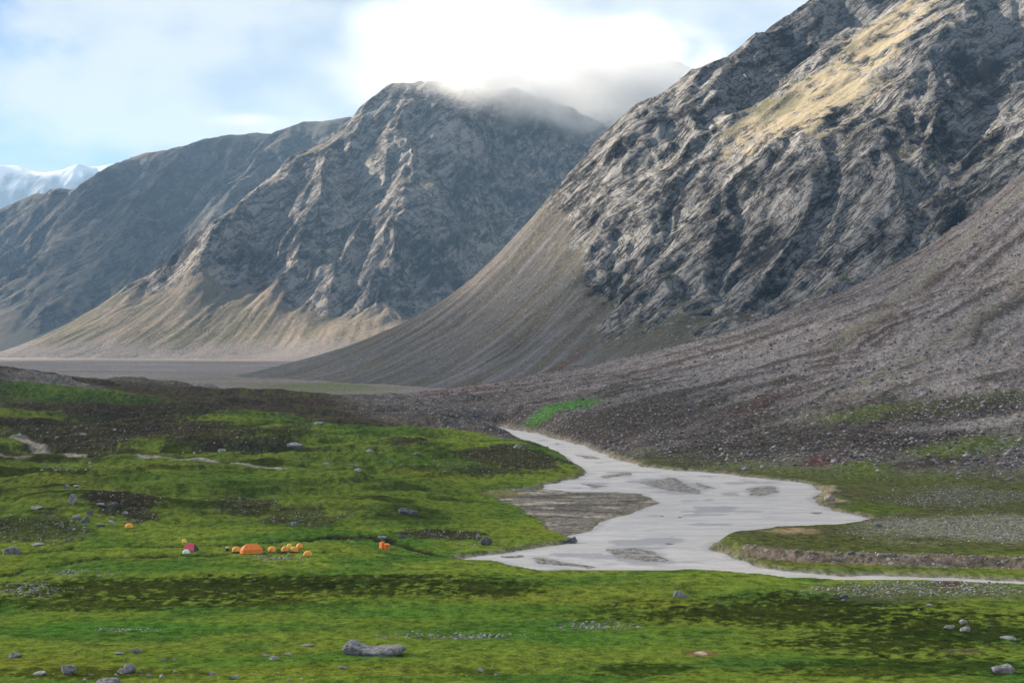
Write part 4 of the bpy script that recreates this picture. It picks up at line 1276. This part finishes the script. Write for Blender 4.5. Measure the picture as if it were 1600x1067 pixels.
def bag(px, py, L, H, lidm, label, name='duffel_bag', cat='bag'):
    t = root(name, px, py, random.uniform(-.4, .4), label, cat)
    n, m_ = 12, 7
    vs, fs = [], []
    for j in range(m_):
        u = j / (m_ - 1) * 2 - 1
        r = (1 - abs(u) ** 6) ** 0.4 * 0.9 + 0.1
        for i in range(n):
            a = 2 * math.pi * i / n
            vs.append((u * L / 2, H * 0.55 * r * math.cos(a), H / 2 + H * 0.5 * r * math.sin(a)))
    for j in range(m_ - 1):
        for i in range(n):
            fs.append((j * n + i, j * n + (i + 1) % n, (j + 1) * n + (i + 1) % n, (j + 1) * n + i))
    fs += [tuple(range(n)), tuple(range((m_ - 1) * n, m_ * n))]
    mesh_obj('body', vs, fs, M_DARK, t, True)
    tube('strap', [(-L * .3, 0, H * .98), (-L * .15, 0, H * 1.2), (L * .15, 0, H * 1.2), (L * .3, 0, H * .98)], 0.03, lidm, t)
    return t


bag(412, 859, 0.9, 0.5, M_POLE, 'dark bag on the grass between the large orange and the lone amber tent')
bag(435, 859, 1.0, 0.5, M_WHITE, 'dark bag on the grass left of the standing person')
bag(447, 866, 0.9, 0.45, M_POLE, 'dark bag on the grass in front of the group of four tents')


def crate(px, py, label):
    t = root('storage_barrel', px, py, 0.2, label, 'barrel')
    n = 14
    vs, fs = [], []
    prof = [(0.38, 0), (0.46, .15), (0.48, .45), (0.46, .75), (0.38, .9)]
    for r, z in prof:
        vs += [(r * math.cos(2 * math.pi * i / n), r * math.sin(2 * math.pi * i / n), z) for i in range(n)]
    for j in range(len(prof) - 1):
        fs += [(j * n + i, j * n + (i + 1) % n, (j + 1) * n + (i + 1) % n, (j + 1) * n + i) for i in range(n)]
    fs += [tuple(range(n)), tuple(range((len(prof) - 1) * n, len(prof) * n))]
    mesh_obj('body', vs, fs, M_DARK, t, True)
    lv = [(0.41 * math.cos(2 * math.pi * i / n), 0.41 * math.sin(2 * math.pi * i / n), z) for z in (.9, 1.05) for i in range(n)]
    mesh_obj('lid', lv, [(i, (i + 1) % n, n + (i + 1) % n, n + i) for i in range(n)] + [tuple(range(n)), tuple(range(n, 2 * n))], M_WHITE, t)


crate(355, 861, 'dark barrel with a pale lid left of the orange tents')

# ------------------------------------------------------------------ air and clouds
def closed_sheet(name, X, Y, bot, top, mat):
    """closed body between two height fields that meet along the border"""
    r, c = X.shape
    v = np.concatenate([np.stack([X, Y, bot], -1).reshape(-1, 3), np.stack([X, Y, top], -1).reshape(-1, 3)])
    i = np.arange(r * c).reshape(r, c)
    q = np.stack([i[:-1, :-1], i[1:, :-1], i[1:, 1:], i[:-1, 1:]], -1).reshape(-1, 4)
    q2 = q[:, ::-1] + r * c
    rim = np.concatenate([i[0, :], i[1:, -1], i[-1, -2::-1], i[-2:0:-1, 0]])
    nx = np.roll(rim, -1)
    q3 = np.stack([rim, nx, nx + r * c, rim + r * c], -1)
    me = bpy.data.meshes.new(name)
    me.from_pydata(v.tolist(), [], np.concatenate([q, q2, q3]).tolist())
    me.materials.append(mat)
    o = bpy.data.objects.new(name, me)
    COL.objects.link(o)
    return o


def stuff(o, label, cat):
    o['kind'] = 'stuff'; o['label'] = label; o['category'] = cat
    return o


M_STRATUS = volume_mat('stratus', (1, 1, 1, 1), 0.0042, 0.3)


def cloud_bank(poly, z, thick, soft, seed, label):
    p = np.array(poly, float)
    nx = int((np.ptp(p[:, 0]) + 2 * soft) / min(45, soft / 3)) + 2
    ny = int((np.ptp(p[:, 1]) + 2 * soft) / min(45, soft / 3)) + 2
    X, Y = np.meshgrid(np.linspace(p[:, 0].min() - soft, p[:, 0].max() + soft, nx), np.linspace(p[:, 1].min() - soft, p[:, 1].max() + soft, ny))
    sd = signed_dist([tuple(q) for q in poly], X, Y) + min(130, 0.8 * soft) * fbm(X / 330, Y / 330, 4, seed)
    T = thick * sst(soft * 0.6, -soft, sd) * (0.75 + 0.5 * fbm(X / 200, Y / 200, 3, seed + 1))
    T = np.maximum(T, 0) + 0.05
    o = closed_sheet('cloud', X, Y, z - 0.35 * T, z + 0.65 * T, M_STRATUS)
    return stuff(o, label, 'cloud')


def over(pts, z=2900.0):
    """where an unseen cloud at height z is set to shade these places"""
    return [(p[0] + TO_SUN[0] * (z - p[2]) / TO_SUN[2], p[1] + TO_SUN[1] * (z - p[2]) / TO_SUN[2]) for p in pts]


cloud_bank(over([(-450, 50, 0), (450, 50, 0), (620, 1000, 120), (720, 1560, 230), (520, 1660, 230), (330, 1640, 180), (180, 1720, 180), (-50, 1880, 150), (-120, 2200, 40), (-250, 3100, 0), (-900, 3300, 0), (-1400, 3300, 0), (-900, 1500, 0)]), 2900, 180, 200, 141,
           'broad grey cloud bank over the valley, left of the view')
cloud_bank(over([(340, 2100, 440), (470, 2150, 540), (620, 2280, 690), (430, 2210, 560)]), 2900, 130, 90, 143, 'small unseen cloud added to shade the skyline face of the near mountain')  # unseen cloud, added to keep the skyline ridge's face dark
cloud_bank(over([(610, 1700, 300), (625, 1790, 410), (700, 1900, 560), (950, 1950, 600), (900, 1550, 300)]), 2900, 170, 60, 153, 'ragged unseen cloud added to shade the right wall of the near mountain')  # added out of view to darken the right wall
cloud_bank(over([P(40, 430, 3800), P(230, 430, 3800), P(260, 500, 3700), P(60, 540, 3650)]), 2900, 130, 110, 145, 'small cloud over the left foot of the middle mountain')
cloud_bank(over([P(430, 380, 3750), P(560, 340, 3850), P(600, 440, 3600), P(470, 500, 3500)]), 2900, 130, 110, 147, 'small cloud drifting left of the middle mountain')


cloud_bank(over([P(110, 310, 5900), P(330, 225, 6050), P(560, 180, 5950), P(560, 300, 5600), P(330, 380, 5300), P(140, 480, 5050), P(60, 520, 4900), P(85, 420, 5400)]), 2900, 220, 140, 149, 'cloud shading the blue ridge, left of the view')

cloud_bank(over([P(-150, 300, 15500), P(20, 268, 15700), P(70, 285, 15400), P(110, 270, 15400), P(200, 262, 15600), P(300, 270, 15800), P(300, 400, 14500), P(-150, 400, 14500)], 3300), 3300, 260, 260, 151, 'unseen cloud added to shade the foot of the snow range, left of the view')  # added out of view to dim the snow below the crest


def vapour(name, lo, hi, dens, seed, label, scale=1.0, thr=(0.42, 0.62), tint=(0.86, 0.87, 0.88)):
    """billowing cloud: a rounded body of vapour with uneven density"""
    lo, hi = np.array(lo, float), np.array(hi, float)
    me = bpy.data.meshes.new(name)
    bm = bmesh.new()
    bmesh.ops.create_icosphere(bm, subdivisions=3, radius=1.0)
    half = (hi - lo) / 2
    for v in bm.verts:
        v.co = Vector([v.co[k] * half[k] for k in range(3)])
    bm.to_mesh(me); bm.free()
    m, t = mat_new(name)
    p = t.n('ShaderNodeTexCoord').outputs['Object']
    r = t.vmath('LENGTH', t.vmath('DIVIDE', p, tuple(half)))
    pn = t.vmath('ADD', t.vmath('MULTIPLY', p, (0.0022 / scale, 0.0022 / scale, 0.0034 / scale)), (seed, seed * 0.7, seed * 0.3))
    n = t.noise(pn, 1.0, 6.0, 0.55, 0.3)
    f = t.ramp(t.math('SUBTRACT', n, t.math('MULTIPLY', t.math('POWER', r, 2.0), 0.30)), thr[0] - 0.12, thr[1] - 0.12)
    f = t.math('MULTIPLY', f, t.ramp(r, 1.0, 0.35))
    v = t.n('ShaderNodeVolumePrincipled', {'Color': (*tint, 1), 'Density': t.math('MULTIPLY', f, dens), 'Anisotropy': 0.35})
    t.n('ShaderNodeOutputMaterial', {'Volume': v.outputs[0]})
    me.materials.append(m)
    o = bpy.data.objects.new(name, me)
    o.location = tuple((lo + hi) / 2)
    COL.objects.link(o)
    return stuff(o, label, 'cloud')


vapour('cloud', (-560, 3850, 600), (900, 4850, 1080), 0.024, 8.3, 'white cloud capping the middle mountain summit', thr=(0.36, 0.95), scale=0.4, tint=(0.88, 0.89, 0.90))
vapour('cloud', (-1000, 5200, 830), (460, 6800, 1700), 0.0032, 2.7, 'grey cloud closing over the hidden peak behind', thr=(0.32, 0.74), scale=0.8, tint=(0.66, 0.69, 0.73))
vapour('cloud', (-1400, 5600, 880), (-600, 6300, 980), 0.003, 4.1, 'thin cloud brushing the blue ridge behind', thr=(0.45, 0.75))
vapour('cloud', (330, 2050, 560), (600, 2300, 700), 0.004, 6.3, 'wisp of cloud at the top of the near mountain', scale=0.5)

hz = bpy.data.meshes.new('haze')
bm = bmesh.new()
bmesh.ops.create_cube(bm, size=1.0)
for v in bm.verts:
    v.co = Vector((v.co.x * 24000, v.co.y * 21000 + 9000, v.co.z * 2790 + 1295))
bm.to_mesh(hz); bm.free()
hz.materials.append(volume_mat('thin_air', (0.42, 0.68, 1.0, 1), 3.4e-5))
ho = bpy.data.objects.new('haze', hz)
COL.objects.link(ho)
stuff(ho, 'pale blue haze filling the valley air', 'haze')
